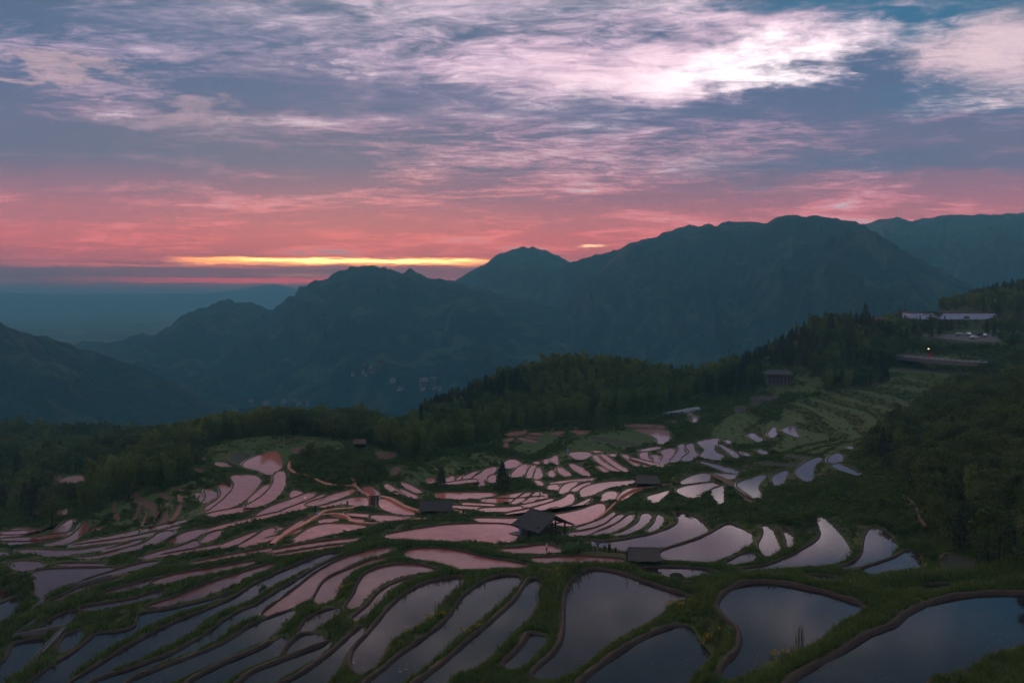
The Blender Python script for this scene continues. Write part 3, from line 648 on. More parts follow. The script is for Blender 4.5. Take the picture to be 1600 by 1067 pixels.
# ------------------------------------------------------------------ the slope itself: thin plate spline through heights read off the photograph
CTRL_PX = [  # column, row, height relative to the camera
    (1590, 1067, -24.5), (1700, 1000, -24.5), (1500, 905, -30.5), (1600, 905, -28.0), (1750, 900, -24.0), (1440, 850, -34.0), (1470, 800, -34.5), (1560, 830, -30.0),
    (1250, 1067, -27.2), (950, 1067, -30.2), (0, 1067, -40.5), (-150, 1000, -43.0), (-150, 880, -48.0), (700, 1067, -33.2),
    (848, 838, -41.0), (1000, 800, -42.5), (1000, 760, -44.5), (880, 775, -44.0), (700, 770, -44.5), (580, 790, -43.6), (480, 800, -43.6), (500, 835, -42.3),
    (250, 845, -44.0), (120, 850, -45.0), (0, 850, -46.5), (60, 830, -47.0), (330, 815, -44.5), (220, 820, -46.3), (400, 790, -44.8), (350, 760, -45.5),
    (300, 750, -48.5), (430, 740, -44.8), (430, 700, -45.5), (430, 678, -45.5), (520, 715, -43.0), (560, 730, -43.5), (540, 690, -45.5), (350, 700, -46.5), (640, 740, -46.5), (640, 700, -50.0),
    (700, 745, -47.0), (785, 750, -46.5), (900, 720, -47.0), (900, 690, -47.8), (800, 700, -49.0), (850, 670, -48.5), (1000, 690, -47.5), (1000, 665, -48.0),
    (1100, 690, -47.0), (1100, 640, -47.0), (1150, 730, -44.0), (1100, 760, -43.0), (1200, 700, -46.0), (1250, 690, -45.0), (1200, 640, -46.0), (1381, 584, -37.5), (1450, 592, -37.5), (1525, 601, -37.5), (1359, 594, -38.8), (1425, 604, -38.8), (1490, 612, -38.8), (1334, 605, -40.0), (1380, 616, -40.0), (1428, 630, -40.0), (1303, 613, -41.2), (1366, 629, -41.2), (1419, 644, -41.2), (1275, 619, -42.4), (1320, 634, -42.4), (1366, 650, -42.4), (1241, 624, -43.6), (1300, 640, -43.6), (1350, 659, -43.6), (1240, 664, -44.8), (1344, 688, -44.4),
    (1450, 552, -33.5), (1590, 565, -30.0), (1505, 525, -25.5), (1400, 530, -26.5), (1470, 512, -20.0), (1560, 514, -20.5), (1700, 520, -22.0),
    (1600, 452, 1.5), (1500, 478, -10.5), (1420, 503, -19.0), (1700, 430, 12.0),
    (1150, 850, -38.2), (1300, 820, -38.3), (1220, 790, -40.0), (1200, 760, -41.3), (1280, 720, -41.5), (1330, 715, -40.5), (1360, 760, -37.5), (1400, 790, -35.8),
    (1500, 750, -32.5), (1600, 700, -27.0), (1500, 650, -31.5), (1600, 600, -27.0), (1425, 705, -37.5), (1600, 800, -27.5), (1750, 700, -20.0), (1750, 600, -22.0),
    (890, 574, -36.5), (830, 590, -39.5), (760, 615, -45.0), (700, 650, -50.0), (1040, 596, -43.5), (1110, 592, -43.5), (1180, 568, -37.0), (1260, 520, -22.0), (1340, 510, -19.3),
    (900, 630, -45.0), (1000, 625, -46.0), (1220, 600, -42.0), (1240, 612, -43.5), (1300, 570, -33.0), (1100, 610, -45.0),
    (100, 720, -64.0), (200, 740, -57.0), (50, 680, -88.0), (200, 680, -83.0), (0, 780, -57.0), (120, 770, -55.0), (-150, 760, -62.0), (-150, 690, -85.0), (300, 690, -56.0),
]
CTRL_XY = [(108, 500, -64), (142, 510, -56), (176, 531, -46), (55, 500, -66), (-80, 480, -75), (-40, 430, -66), (-150, 440, -78), (-220, 420, -76), (0, 640, -95), (80, 640, -90), (160, 650, -80), (-120, 650, -115), (-300, 620, -125), (240, 680, -60), (300, 720, -45)]
cx_, cy_, cz_ = [], [], []
for px, py, z in CTRL_PX:
    x, y = on_plane(px, py, z); cx_.append(x); cy_.append(y); cz_.append(z)
for x, y, z in CTRL_XY: cx_.append(x); cy_.append(y); cz_.append(z)
for p in polys:
    if p['lev'] is not None:
        a, c = area_centroid(p['px'])
        # two control points along each big field keep the slope in line with its level
        span = p['px'][[p['px'][:, 1].argmin(), p['px'][:, 1].argmax()]]
        pts = [c] if abs(a) < 1500 else [c, c * 0.5 + span[0] * 0.5, c * 0.5 + span[1] * 0.5]
        for q in pts:
            x, y = on_plane(q[0], q[1], p['lev']); cx_.append(x); cy_.append(y); cz_.append(p['lev'])
cx_, cy_, cz_ = np.array(cx_, float), np.array(cy_, float), np.array(cz_, float)
def tps_fit(x, y, z, lam):
    X = np.stack([x, y], 1) / 100.0; n = len(X)
    r2 = ((X[:, None] - X[None]) ** 2).sum(-1)
    K = np.where(r2 > 0, 0.5 * r2 * np.log(np.maximum(r2, 1e-12)), 0) + lam * np.eye(n)
    Pm = np.concatenate([np.ones((n, 1)), X], 1)
    A = np.block([[K, Pm], [Pm.T, np.zeros((3, 3))]])
    s = np.linalg.solve(A, np.concatenate([z, np.zeros(3)]))
    return X, s[:n], s[n:]
TX, TW, TA = tps_fit(cx_, cy_, cz_, 0.012)
def base_h(x, y):
    x = np.asarray(x, float); y = np.asarray(y, float); sh = x.shape
    q = np.stack([x.ravel(), y.ravel()], 1) / 100.0
    out = TA[0] + q @ TA[1:]
    for i0 in range(0, len(q), 60000):
        c = q[i0:i0 + 60000].astype(np.float32)
        r2 = ((c[:, None, :] - TX[None].astype(np.float32)) ** 2).sum(-1)
        out[i0:i0 + 60000] += (0.5 * r2 * np.log(np.maximum(r2, 1e-12))) @ TW.astype(np.float32)
    return out.reshape(sh)

# ------------------------------------------------------------------ polar grid of the near hillside
AZ0, AZ1, NA = R(-38.5), R(38.5), 800
R0, R1, NR = 42.0, 1050.0, 690
azs = np.linspace(AZ0, AZ1, NA); lrs = np.linspace(math.log(R0), math.log(R1), NR); rs = np.exp(lrs)
AZg, RRg = np.meshgrid(azs, rs)            # (NR, NA)
GX = RRg * np.sin(AZg); GY = RRg * np.cos(AZg)
sub = base_h(GX[::4, ::4], GY[::4, ::4])
def upsample(S, n0, n1, step):
    i = np.arange(n0) / step; j = np.arange(n1) / step
    i0 = np.clip(i.astype(int), 0, S.shape[0] - 2); j0 = np.clip(j.astype(int), 0, S.shape[1] - 2)
    fi = (i - i0)[:, None]; fj = (j - j0)[None]
    return ((S[i0][:, j0] * (1 - fj) + S[i0][:, j0 + 1] * fj) * (1 - fi) + (S[i0 + 1][:, j0] * (1 - fj) + S[i0 + 1][:, j0 + 1] * fj) * fi)
GB = upsample(sub, NR, NA, 4)
pxcol = 800 + F_PX * np.tan(np.clip(AZg, -1.2, 1.2))
rstart = np.interp(pxcol[0], [-200, 300, 700, 900, 1150, 1350, 1600], [560, 470, 470, 500, 540, 640, 760])[None]
def valley_h(r): return np.interp(r, [0, 600, 900, 1300, 1800, 60000], [-80, -95, -135, -185, -222, -230])
GB = GB + (valley_h(RRg) - GB) * sstep(0, 1, (RRg - rstart) / 260.0)
# hand cut grass steps on slopes that hold no water
STEPPED = [[(1200, 702), (1225, 632), (1330, 604), (1400, 572), (1545, 578), (1510, 612), (1440, 640), (1400, 672), (1345, 700), (1280, 714)], [(790, 702), (850, 672), (1000, 666), (1045, 690), (960, 714), (860, 718)], [(140, 808), (230, 768), (330, 742), (356, 790), (300, 812), (220, 836)], [(1090, 668), (1160, 644), (1215, 660), (1210, 700), (1120, 690)]]
bpx, bpy_ = project(GX, GY, GB); STEPM = np.zeros(GB.shape, bool)
for P in STEPPED:
    j_ = len(P) - 1; r_ = np.zeros(GB.shape, bool)
    for i_ in range(len(P)):
        (xa, ya), (xb, yb) = P[i_], P[j_]
        if ya != yb: r_ ^= ((ya > bpy_) != (yb > bpy_)) & (bpx < (xb - xa) * (bpy_ - ya) / (yb - ya) + xa)
        j_ = i_
    STEPM |= r_ & (RRg < 560)
zz_ = GB + (fbm(GX / 70.0, GY / 70.0, 2) - 0.5) * 1.0; st_ = 1.2; fr_ = zz_ / st_ - np.floor(zz_ / st_)
STEPZ = st_ * (np.floor(zz_ / st_) + sstep(0.58, 1.0, fr_)); TREAD = STEPM & (fr_ < 0.56)
GB = np.where(STEPM, STEPZ, GB)
gnoise = (fbm(GX / 7.0, GY / 7.0, 4) - 0.5) * 1.1 * np.where(STEPM, 0.12, 1.0) + (fbm(GX / 40.0, GY / 40.0, 3) - 0.5) * 2.0 * sstep(250, 420, RRg) * np.where(STEPM, 0.0, 1.0)

def grid_sample(A, x, y):
    r = np.sqrt(np.asarray(x, float) ** 2 + np.asarray(y, float) ** 2); a = np.arctan2(x, y)
    j = np.clip((a - AZ0) / (AZ1 - AZ0) * (NA - 1), 0, NA - 1.001); i = np.clip((np.log(np.maximum(r, 1e-6)) - lrs[0]) / (lrs[-1] - lrs[0]) * (NR - 1), 0, NR - 1.001)
    i0 = i.astype(int); j0 = j.astype(int); fi = i - i0; fj = j - j0
    return (A[i0, j0] * (1 - fj) + A[i0, j0 + 1] * fj) * (1 - fi) + (A[i0 + 1, j0] * (1 - fj) + A[i0 + 1, j0 + 1] * fj) * fi
def locate(px, py, A=None, rmin=45.0):
    """where the line of sight through a picture point meets the hillside"""
    A = GZ if A is None else A
    d = ray(px, py); h = math.hypot(d[0], d[1]); rr = np.exp(np.linspace(math.log(rmin), math.log(1040), 2600))
    x = d[0] / h * rr; y = d[1] / h * rr; zr = d[2] / h * rr
    g = grid_sample(A, x, y); k = np.argmax(zr <= g)
    if not (zr <= g).any(): k = len(rr) - 1
    return Vector((x[k], y[k], g[k]))

# levels of the fields that have none yet, then outlines in the world
for p in polys:
    a, c = area_centroid(p['px'])
    if p['lev'] is None:
        P = p['px'][::3]
        zs = [locate(q[0], q[1], GB).z for q in np.concatenate([[c], P])]
        p['lev'] = float(np.median(zs))
    x, y = on_plane(p['px'][:, 0], p['px'][:, 1], p['lev'])
    W = np.stack([x, y], 1)
    if area_centroid(W)[0] < 0: W = W[::-1]
    p['xy'] = W; p['c'] = W.mean(0); p['dist'] = float(np.hypot(*p['c'])); p['pxc'] = c
    p['area'] = abs(area_centroid(W)[0])

# terrace the grid
num = np.zeros_like(GB); den = np.zeros_like(GB); inside = np.zeros(GB.shape, bool); inlev = np.full(GB.shape, -1e9); dmin = np.full(GB.shape, 1e9); nearlev = np.full(GB.shape, -1e9)
for p in polys:
    W = p['xy']; pad = 9.0
    a = np.arctan2(W[:, 0], W[:, 1]); r = np.hypot(W[:, 0], W[:, 1])
    pa = pad / r.min()
    j0 = max(0, int((a.min() - pa - AZ0) / (AZ1 - AZ0) * (NA - 1))); j1 = min(NA, int((a.max() + pa - AZ0) / (AZ1 - AZ0) * (NA - 1)) + 2)
    i0 = max(0, int((math.log(max(R0, r.min() - pad)) - lrs[0]) / (lrs[-1] - lrs[0]) * (NR - 1))); i1 = min(NR, int((math.log(r.max() + pad) - lrs[0]) / (lrs[-1] - lrs[0]) * (NR - 1)) + 2)
    if j1 <= j0 or i1 <= i0: continue
    x = GX[i0:i1, j0:j1].ravel().astype(np.float32); y = GY[i0:i1, j0:j1].ravel().astype(np.float32)
    A_ = W.astype(np.float32); B_ = np.roll(A_, -1, 0); D_ = B_ - A_; L2 = np.maximum((D_ ** 2).sum(1), 1e-9)
    ins = np.zeros(len(x), bool); d2 = np.full(len(x), 1e12, np.float32)
    for k in range(len(A_)):
        ax, ay = A_[k]; bx, by = B_[k]; ex, ey = D_[k]
        t = np.clip(((x - ax) * ex + (y - ay) * ey) / L2[k], 0, 1)
        d2 = np.minimum(d2, (x - ax - t * ex) ** 2 + (y - ay - t * ey) ** 2)
        if ay != by:
            cr = (ay > y) != (by > y)
            ins ^= cr & (x < (bx - ax) * (y - ay) / (by - ay) + ax)
    d = np.sqrt(d2); sh = (i1 - i0, j1 - j0)
    d = d.reshape(sh); ins = ins.reshape(sh)
    wgt = np.where(d < pad, 1.0 / np.maximum(d, 0.25) ** 3 * (1 - sstep(pad * 0.5, pad, d)), 0)
    wgt = np.where(ins, 0, wgt)
    num[i0:i1, j0:j1] += wgt * (p['lev'] + 0.10); den[i0:i1, j0:j1] += wgt
    il = inlev[i0:i1, j0:j1]; up = ins & (p['lev'] > il); il[up] = p['lev']
    inside[i0:i1, j0:j1] |= ins
    dm = dmin[i0:i1, j0:j1]; nl = nearlev[i0:i1, j0:j1]; cl = d < dm; nl[cl] = p['lev']; np.minimum(dm, np.where(ins, 0, d), out=dm)
wB = 1.0 / 5.0 ** 3
GZ = (num + wB * (GB + gnoise)) / (den + wB)
soft = sstep(0.3, 2.5, dmin)
GZ = GZ + (fbm(GX / 1.3, GY / 1.3, 3) - 0.5) * 0.35 * soft
cell = RRg * (lrs[1] - lrs[0])
edge = (~inside) & (dmin < 0.12 + 0.30 * cell) & (nearlev > -1e8)
GZ = np.where(edge, np.minimum(GZ, nearlev - 0.06), GZ)
GZ = np.where(inside, inlev - 0.35, GZ)
# banks never stand in front of a field that the photograph shows: the lowest line of sight to any water farther out
SIGHT = np.where(inside, inlev / RRg, 1e9)
SIGHT = np.minimum.accumulate(SIGHT[::-1], axis=0)[::-1]
SIGHT = np.minimum(SIGHT, np.minimum(np.roll(SIGHT, 1, 1), np.roll(SIGHT, -1, 1)))
GZ = np.where(inside, GZ, np.minimum(GZ, np.maximum(SIGHT * RRg - 0.06, GZ - 1.4)))
SIGHT5 = np.minimum(SIGHT, 5.0)
def sight_room(x, y, z):
    '''how tall something standing here may be before it hides a field behind it'''
    r = np.hypot(x, y); return grid_sample(SIGHT5, x, y) * r - z
V = np.stack([GX.ravel(), GY.ravel(), GZ.ravel()], 1)
idx = np.arange(NR * NA).reshape(NR, NA)
Fq = np.stack([idx[:-1, :-1].ravel(), idx[:-1, 1:].ravel(), idx[1:, 1:].ravel(), idx[1:, :-1].ravel()], 1)[:, ::-1]
# mown and grazed grass
MEADOW = [[(308, 715), (320, 700), (380, 684), (460, 680), (545, 686), (600, 702), (590, 712), (560, 708), (500, 702), (455, 712), (440, 735), (380, 728)], [(1195, 590), (1285, 590), (1295, 614), (1200, 616)], [(80, 745), (160, 735), (165, 765), (80, 770)], [(620, 745), (680, 715), (760, 705), (790, 720), (700, 742), (650, 760)]]
gpx, gpy = project(GX, GY, GZ); MEAD = np.zeros(GZ.shape, np.float32)
for P in MEADOW:
    r_ = np.zeros(GZ.shape, bool); j_ = len(P) - 1
    for i_ in range(len(P)):
        (xa, ya), (xb, yb) = P[i_], P[j_]
        if ya != yb: r_ ^= ((ya > gpy) != (yb > gpy)) & (gpx < (xb - xa) * (gpy - ya) / (yb - ya) + xa)
        j_ = i_
    MEAD[r_ & (RRg < 520)] = 0.55 if P[0][0] > 1200 else 0.85
MEAD = np.where(STEPM, np.where(TREAD, 0.95, 0.0), MEAD).astype(np.float32)
hill_me = mesh_np('terraced_hillside', V, Fq, M['ground'])
at_ = hill_me.attributes.new('meadow', 'FLOAT', 'POINT'); at_.data.foreach_set('value', MEAD.ravel())
tag(add_obj('terraced_hillside', hill_me), 'grassy terraced hillside falling away to the valley', 'hillside', kind='structure')

# horizon angle in front of every grid point, to know what can be seen
ANG = GZ / RRg
HMAX = np.maximum.accumulate(ANG, axis=0)
def visible(x, y, ztop):
    r = np.hypot(x, y); i = int(np.clip((math.log(r * 0.985) - lrs[0]) / (lrs[-1] - lrs[0]) * (NR - 1), 0, NR - 1)); j = int(np.clip((math.atan2(x, y) - AZ0) / (AZ1 - AZ0) * (NA - 1), 0, NA - 1))
    return ztop / r > HMAX[i, j]
# ------------------------------------------------------------------ water sheets and bunds
def resample(W, step):
    nxt = np.roll(W, -1, 0); seg = np.hypot(*(nxt - W).T); s = np.concatenate([[0], np.cumsum(seg)])
    n = max(10, int(s[-1] / step)); t = np.linspace(0, s[-1], n, endpoint=False)
    WW = np.concatenate([W, W[:1]])
    return np.stack([np.interp(t, s, WW[:, 0]), np.interp(t, s, WW[:, 1])], 1)
def normals(W):
    t = np.roll(W, -1, 0) - np.roll(W, 1, 0); t /= np.maximum(np.hypot(*t.T), 1e-9)[:, None]
    return np.stack([t[:, 1], -t[:, 0]], 1)     # outward for a counter-clockwise loop
def region_label(p):
    x, y = p['pxc']; k = p['kind']
    if k == 'c': return ('bare patch of orange clay on the left slope' if x < 330 else 'bare patch of reddish clay near the knoll' if x < 900 else 'dirt track worn into the green bank'), 'bare clay patches'
    if k == 'd': return ('narrow brown dirt terrace on the far green hillside' if y < 735 and x > 1100 else 'narrow brown dirt terrace among far rice fields' if x > 800 else 'dull brown field on the grassy knoll'), 'dirt terraces'
    if y > 790 and x < 450: return 'thin pinkish strip paddy on the far left terraces', 'strip paddies on the left'
    if x < 400 and y < 790: return 'small pink paddy on the slope of the knoll', 'small paddies below the knoll'
    if x < 640: return 'pink strip paddy near the forked stone path', 'paddies around the stone path'
    if y < 690 and x < 1000: return 'tiny pink paddy sliver at the foot of the wood', 'slivers at the foot of the wood'
    if y < 700: return 'small pale paddy on the far hillside terraces', 'far hillside paddies'
    if y < 765 and x < 900 and y < 762: return 'small pink paddy on the terraces near the conifers', 'small paddies near the conifers'
    if y < 765: return 'slender pink paddy in the middle terraces', 'paddies of the middle terraces'
    if x > 870: return 'pink strip paddy sweeping up behind the pavilion', 'paddies behind the pavilion'
    return 'pink strip paddy on the terraces before the pavilion', 'paddies before the pavilion'
CATS = {'w': 'paddy', 'c': 'field', 's': 'field', 'd': 'field'}
NAMES = {'w': 'rice_paddy', 'c': 'clay_field', 's': 'stubble_field', 'd': 'dirt_terrace'}
PROF = np.array([(-0.14, -0.30), (-0.02, 0.10), (0.06, 0.62), (0.17, 0.93), (0.30, 1.0), (0.43, 0.9), (0.55, 0.45), (0.72, -0.6), (0.95, -1.8)])
for p in polys:
    d = p['dist']; W = p['xy']; z = p['lev']
    flat = W + normals(W) * (0.30 + 0.0016 * d if p['kind'] == 'w' else 0.15 + 0.001 * d)
    bm = bmesh.new()
    zz = 0.0
    vs = [bm.verts.new((x - p['c'][0], y - p['c'][1], zz)) for x, y in flat]
    try: f = bm.faces.new(vs)
    except ValueError: bm.free(); continue
    bmesh.ops.triangulate(bm, faces=[f])
    for f in bm.faces:
        if f.normal.z < 0: f.normal_flip()
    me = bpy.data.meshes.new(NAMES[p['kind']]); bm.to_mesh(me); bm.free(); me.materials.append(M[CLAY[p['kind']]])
    o = add_obj(NAMES[p['kind']], me, loc=(p['c'][0], p['c'][1], z - (0.0 if p['kind'] == 'w' else 0.02)))
    lab, grp = (p['label'], None) if p['label'] else region_label(p)
    tag(o, lab, CATS[p['kind']], grp)
    p['obj'] = o
    if p['kind'] == 'w':
        # reflected pink sky painted into the water colour, fading out towards the near fields
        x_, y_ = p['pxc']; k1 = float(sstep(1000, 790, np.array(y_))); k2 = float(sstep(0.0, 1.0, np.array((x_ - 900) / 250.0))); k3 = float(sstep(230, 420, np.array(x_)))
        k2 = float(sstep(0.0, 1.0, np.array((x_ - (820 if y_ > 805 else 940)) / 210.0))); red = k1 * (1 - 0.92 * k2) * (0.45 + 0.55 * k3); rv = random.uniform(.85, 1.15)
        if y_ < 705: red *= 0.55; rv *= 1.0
        pale = float(sstep(720, 690, np.array(y_))) * 0.14  # paler low-sky reflection painted into the farthest fields
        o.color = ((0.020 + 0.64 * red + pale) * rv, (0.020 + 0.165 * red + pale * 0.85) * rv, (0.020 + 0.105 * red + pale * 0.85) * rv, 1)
    # the bund on the downhill side
    if p['kind'] == 's' or p['kind'] == 'c': continue
    L = resample(W, 0.35 if d < 130 else 0.9 if d < 220 else 1.6); n = normals(L)
    for _ in range(3): n = (n + np.roll(n, 1, 0) + np.roll(n, -1, 0)) / 3; n /= np.maximum(np.hypot(*n.T), 1e-6)[:, None]
    dB = grid_sample(GB, L[:, 0] + n[:, 0] * 1.6, L[:, 1] + n[:, 1] * 1.6) - grid_sample(GB, L[:, 0] - n[:, 0] * 1.6, L[:, 1] - n[:, 1] * 1.6)
    fac = 1 - sstep(-0.02, 0.42, dB)
    for _ in range(4): fac = (fac + np.roll(fac, 1) + np.roll(fac, -1)) / 3
    H = float(np.interp(d, [65, 95, 130, 200], [0.36, 0.27, 0.22, 0.16]))
    wid = float(np.interp(d, [65, 85, 110, 200], [1.15, 0.85, 0.62, 0.6]))
    # the bund sags and swells along its length, with a spill gap here and there
    s = np.arange(len(L)) * (0.35 if d < 130 else 0.9)
    hh = H * (0.5 + 0.95 * fbm(s / 2.2, s * 0 + d, 4)) * (1 - 0.65 * sstep(0.80, 0.9, fbm(s / 5.0, s * 0 + 3 * d, 2)))
    ww = wid * (0.62 + 0.8 * fbm(s / 2.6, s * 0 + 7 * d, 4))
    h = hh * fac - (1 - fac) * 0.55
    NP = len(PROF); VV = np.zeros((len(L), NP, 3), np.float32)
    for k, (o_, q) in enumerate(PROF):
        jit = (fbm(s * 1.3, s * 0 + k * 1.9 + d, 3) - 0.5) * 0.26
        VV[:, k, 0] = L[:, 0] + n[:, 0] * (o_ * ww + jit * 0.6); VV[:, k, 1] = L[:, 1] + n[:, 1] * (o_ * ww + jit * 0.6)
        VV[:, k, 2] = z + (h * q if q > 0 else q * 0.45 - (1 - fac) * 0.5) + jit * 0.5 * (0.2 < q)
    VV -= np.array([p['c'][0], p['c'][1], z - (0.0 if p['kind'] == 'w' else 0.02)], np.float32)
    ii = np.arange(len(L)); i2 = (ii + 1) % len(L); Fs = []
    keep = (fac > 0.06) | (np.roll(fac, -1) > 0.06)
    for k in range(NP - 1):
        Fs.append(np.stack([ii * NP + k, i2 * NP + k, i2 * NP + k + 1, ii * NP + k + 1], 1)[keep])
    Fs = np.concatenate(Fs)
    if len(Fs): add_obj('bund', mesh_np('bund', VV.reshape(-1, 3), Fs, M['drybund'] if p['kind'] == 'd' else M['mud'] if d < 150 else M['mudgrass']), o)

# ------------------------------------------------------------------ paths and the concrete channel
def ribbon(name, pts, tile, width, material, label, cat, lift=0.22, kerb=False):
    if tile: ox, oy = TILE[tile]; pts = [(ox + a / 4.0, oy + b / 4.0) for a, b in pts]
    pts = np.array(pts, float)
    for _ in range(2):
        q = np.concatenate([pts[:1], np.stack([pts[:-1] * .75 + pts[1:] * .25, pts[:-1] * .25 + pts[1:] * .75], 1).reshape(-1, 2), pts[-1:]]); pts = q
    loc = [locate(a, b) for a, b in pts]
    P = np.array([[v.x, v.y] for v in loc]); s = np.concatenate([[0], np.cumsum(np.hypot(*np.diff(P, axis=0).T))])
    n = max(6, int(s[-1] / 0.8)); t = np.linspace(0, s[-1], n)
    P = np.stack([np.interp(t, s, P[:, 0]), np.interp(t, s, P[:, 1])], 1)
    for _ in range(6): P[1:-1] = (P[:-2] + P[1:-1] * 2 + P[2:]) / 4
    tg = np.gradient(P, axis=0); tg /= np.maximum(np.hypot(*tg.T), 1e-6)[:, None]; nn = np.stack([-tg[:, 1], tg[:, 0]], 1)
    zc = np.maximum.reduce([grid_sample(np.where(inside, inlev + 0.1, GZ), P[:, 0] + nn[:, 0] * k, P[:, 1] + nn[:, 1] * k) for k in (-width / 2, 0, width / 2)])
    for _ in range(10): zc[1:-1] = (zc[:-2] + zc[1:-1] * 2 + zc[2:]) / 4
    w_ = width * 0.56 * (0.6 + 0.8 * fbm(t / 1.6, t * 0 + 3, 3))
    prof = [(-0.62, -0.9), (-0.52, 0.0), (-0.45, 0.05), (0.45, 0.05), (0.52, 0.0), (0.62, -0.9)]
    if kerb: prof = [(-0.6, -0.9), (-0.55, 0.16), (-0.36, 0.16), (-0.32, -0.02), (0.32, -0.02), (0.36, 0.16), (0.55, 0.16), (0.6, -0.9)]
    VV = np.zeros((n, len(prof), 3)); c0 = np.array([P[0, 0], P[0, 1], zc[0]])
    for k, (a, b) in enumerate(prof):
        VV[:, k, 0] = P[:, 0] + nn[:, 0] * a * w_; VV[:, k, 1] = P[:, 1] + nn[:, 1] * a * w_; VV[:, k, 2] = zc + lift + b
    i = np.arange(n - 1); m = len(prof)
    Fs = np.concatenate([np.stack([i * m + k, i * m + k + 1, (i + 1) * m + k + 1, (i + 1) * m + k], 1) for k in range(m - 1)])[:, ::-1]
    o = add_obj(name, mesh_np(name, (VV - c0).reshape(-1, 3), Fs, material, smooth=False), loc=tuple(c0))
    tag(o, label, cat, kind='structure'); PATHS.append((P, width)); return o
PATHS = []
PP = lambda s: [tuple(float(a) for a in q.split(',')) for q in s.split()]
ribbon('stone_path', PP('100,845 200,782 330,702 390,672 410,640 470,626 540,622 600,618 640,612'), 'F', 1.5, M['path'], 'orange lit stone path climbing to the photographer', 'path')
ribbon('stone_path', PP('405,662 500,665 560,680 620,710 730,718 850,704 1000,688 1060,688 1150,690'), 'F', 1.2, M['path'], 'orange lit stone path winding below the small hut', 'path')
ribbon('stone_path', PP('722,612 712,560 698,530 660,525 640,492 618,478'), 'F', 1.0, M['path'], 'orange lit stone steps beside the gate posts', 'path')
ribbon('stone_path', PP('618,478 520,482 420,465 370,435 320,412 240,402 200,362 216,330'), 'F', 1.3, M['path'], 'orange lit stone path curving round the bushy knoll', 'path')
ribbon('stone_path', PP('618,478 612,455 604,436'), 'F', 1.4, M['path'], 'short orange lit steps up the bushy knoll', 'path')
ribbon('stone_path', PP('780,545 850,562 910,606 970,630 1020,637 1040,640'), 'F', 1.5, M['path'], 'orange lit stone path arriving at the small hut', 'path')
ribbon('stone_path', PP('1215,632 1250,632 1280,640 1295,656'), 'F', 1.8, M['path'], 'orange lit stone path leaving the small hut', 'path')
ribbon('stone_path', PP('520,694 590,650 640,590 700,545 780,505 860,490 970,470 1010,468'), 'G', 0.7, M['path'], 'thin orange lit path sweeping up behind the pavilion', 'path')
ribbon('dirt_path', PP('1290,325 1240,305 1222,285 1250,242 1330,200 1430,160'), 'E', 1.2, M['clay'], 'pale dirt path round the grassy top of the knoll', 'path')
ribbon('dirt_path', PP('100,216 200,190 330,178'), 'F', 1.0, M['clay'], 'straight pinkish track across the top of the knoll', 'path')
ribbon('dirt_path', PP('610,420 720,465 800,520 900,575 930,620 950,700 990,750'), 'H', 0.7, M['clay'], 'narrow dirt bund path under the wooded bank', 'path')
ribbon('dirt_path', PP('1050,590 1010,640 960,700 940,750'), 'E', 1.2, M['clay'], 'clay track dropping down the left slope', 'path')
ribbon('dirt_path', PP('1120,545 1130,600 1100,680 1060,710'), 'E', 1.8, M['clay'], 'wide clay track beside the pink knoll paddies', 'path')
ribbon('dirt_path', PP('860,660 840,700 825,730'), 'E', 1.0, M['clay'], 'short clay track low on the left slope', 'path')
ribbon('dirt_path', PP('905,660 930,640 900,700 885,740'), 'E', 1.0, M['clay'], 'forked clay track on the left slope', 'path')
ribbon('concrete_channel', PP('690,408 480,460 340,500 275,540 240,605 200,626'), 'A', 0.8, M['concrete'], 'pale concrete irrigation channel curving down the slope', 'channel', kerb=True)
ribbon('concrete_channel', PP('80,790 160,770 300,742 410,728'), 'A', 0.9, M['concrete'], 'straight concrete channel between dark paddies', 'channel', kerb=True)
ribbon('concrete_channel', PP('405,735 350,790 290,870 230,930 160,1000'), 'A', 0.9, M['concrete'], 'concrete channel slanting down to the lower left', 'channel', kerb=True)
ribbon('concrete_channel', PP('90,775 180,730 255,662'), 'A', 0.6, M['concrete'], 'short concrete channel beside dark shrubs', 'channel', kerb=True)

# ------------------------------------------------------------------ valley floor and mountains
va = np.linspace(R(-62), R(62), 260); vr = np.exp(np.linspace(math.log(960), math.log(16500), 190))
A2, R2 = np.meshgrid(va, vr); X2 = R2 * np.sin(A2); Y2 = R2 * np.cos(A2)
Z2 = valley_h(R2) - 3 + (fbm(X2 / 420, Y2 / 420, 5) - 0.5) * 60 * sstep(900, 1500, R2) * (1 - 0.7 * sstep(5000, 9000, R2))
i_ = np.arange(190 * 260).reshape(190, 260)
Fv = np.stack([i_[:-1, :-1].ravel(), i_[:-1, 1:].ravel(), i_[1:, 1:].ravel(), i_[1:, :-1].ravel()], 1)[:, ::-1]
tag(add_obj('valley_floor', mesh_np('valley_floor', np.stack([X2.ravel(), Y2.ravel(), Z2.ravel()], 1), Fv, M['valley'])), 'hazy valley floor with fields and woods', 'valley', kind='structure')
FARV = [(np.stack([X2.ravel(), Y2.ravel(), Z2.ravel()], 1), Fv)]
def valley_at(x, y):
    r = math.hypot(x, y); xa, ya = np.array([x]), np.array([y])
    return float(valley_h(r) - 3 + (fbm(xa / 420, ya / 420, 5)[0] - 0.5) * 60 * sstep(900, 1500, np.array(r)) * (1 - 0.7 * sstep(5000, 9000, np.array(r))))

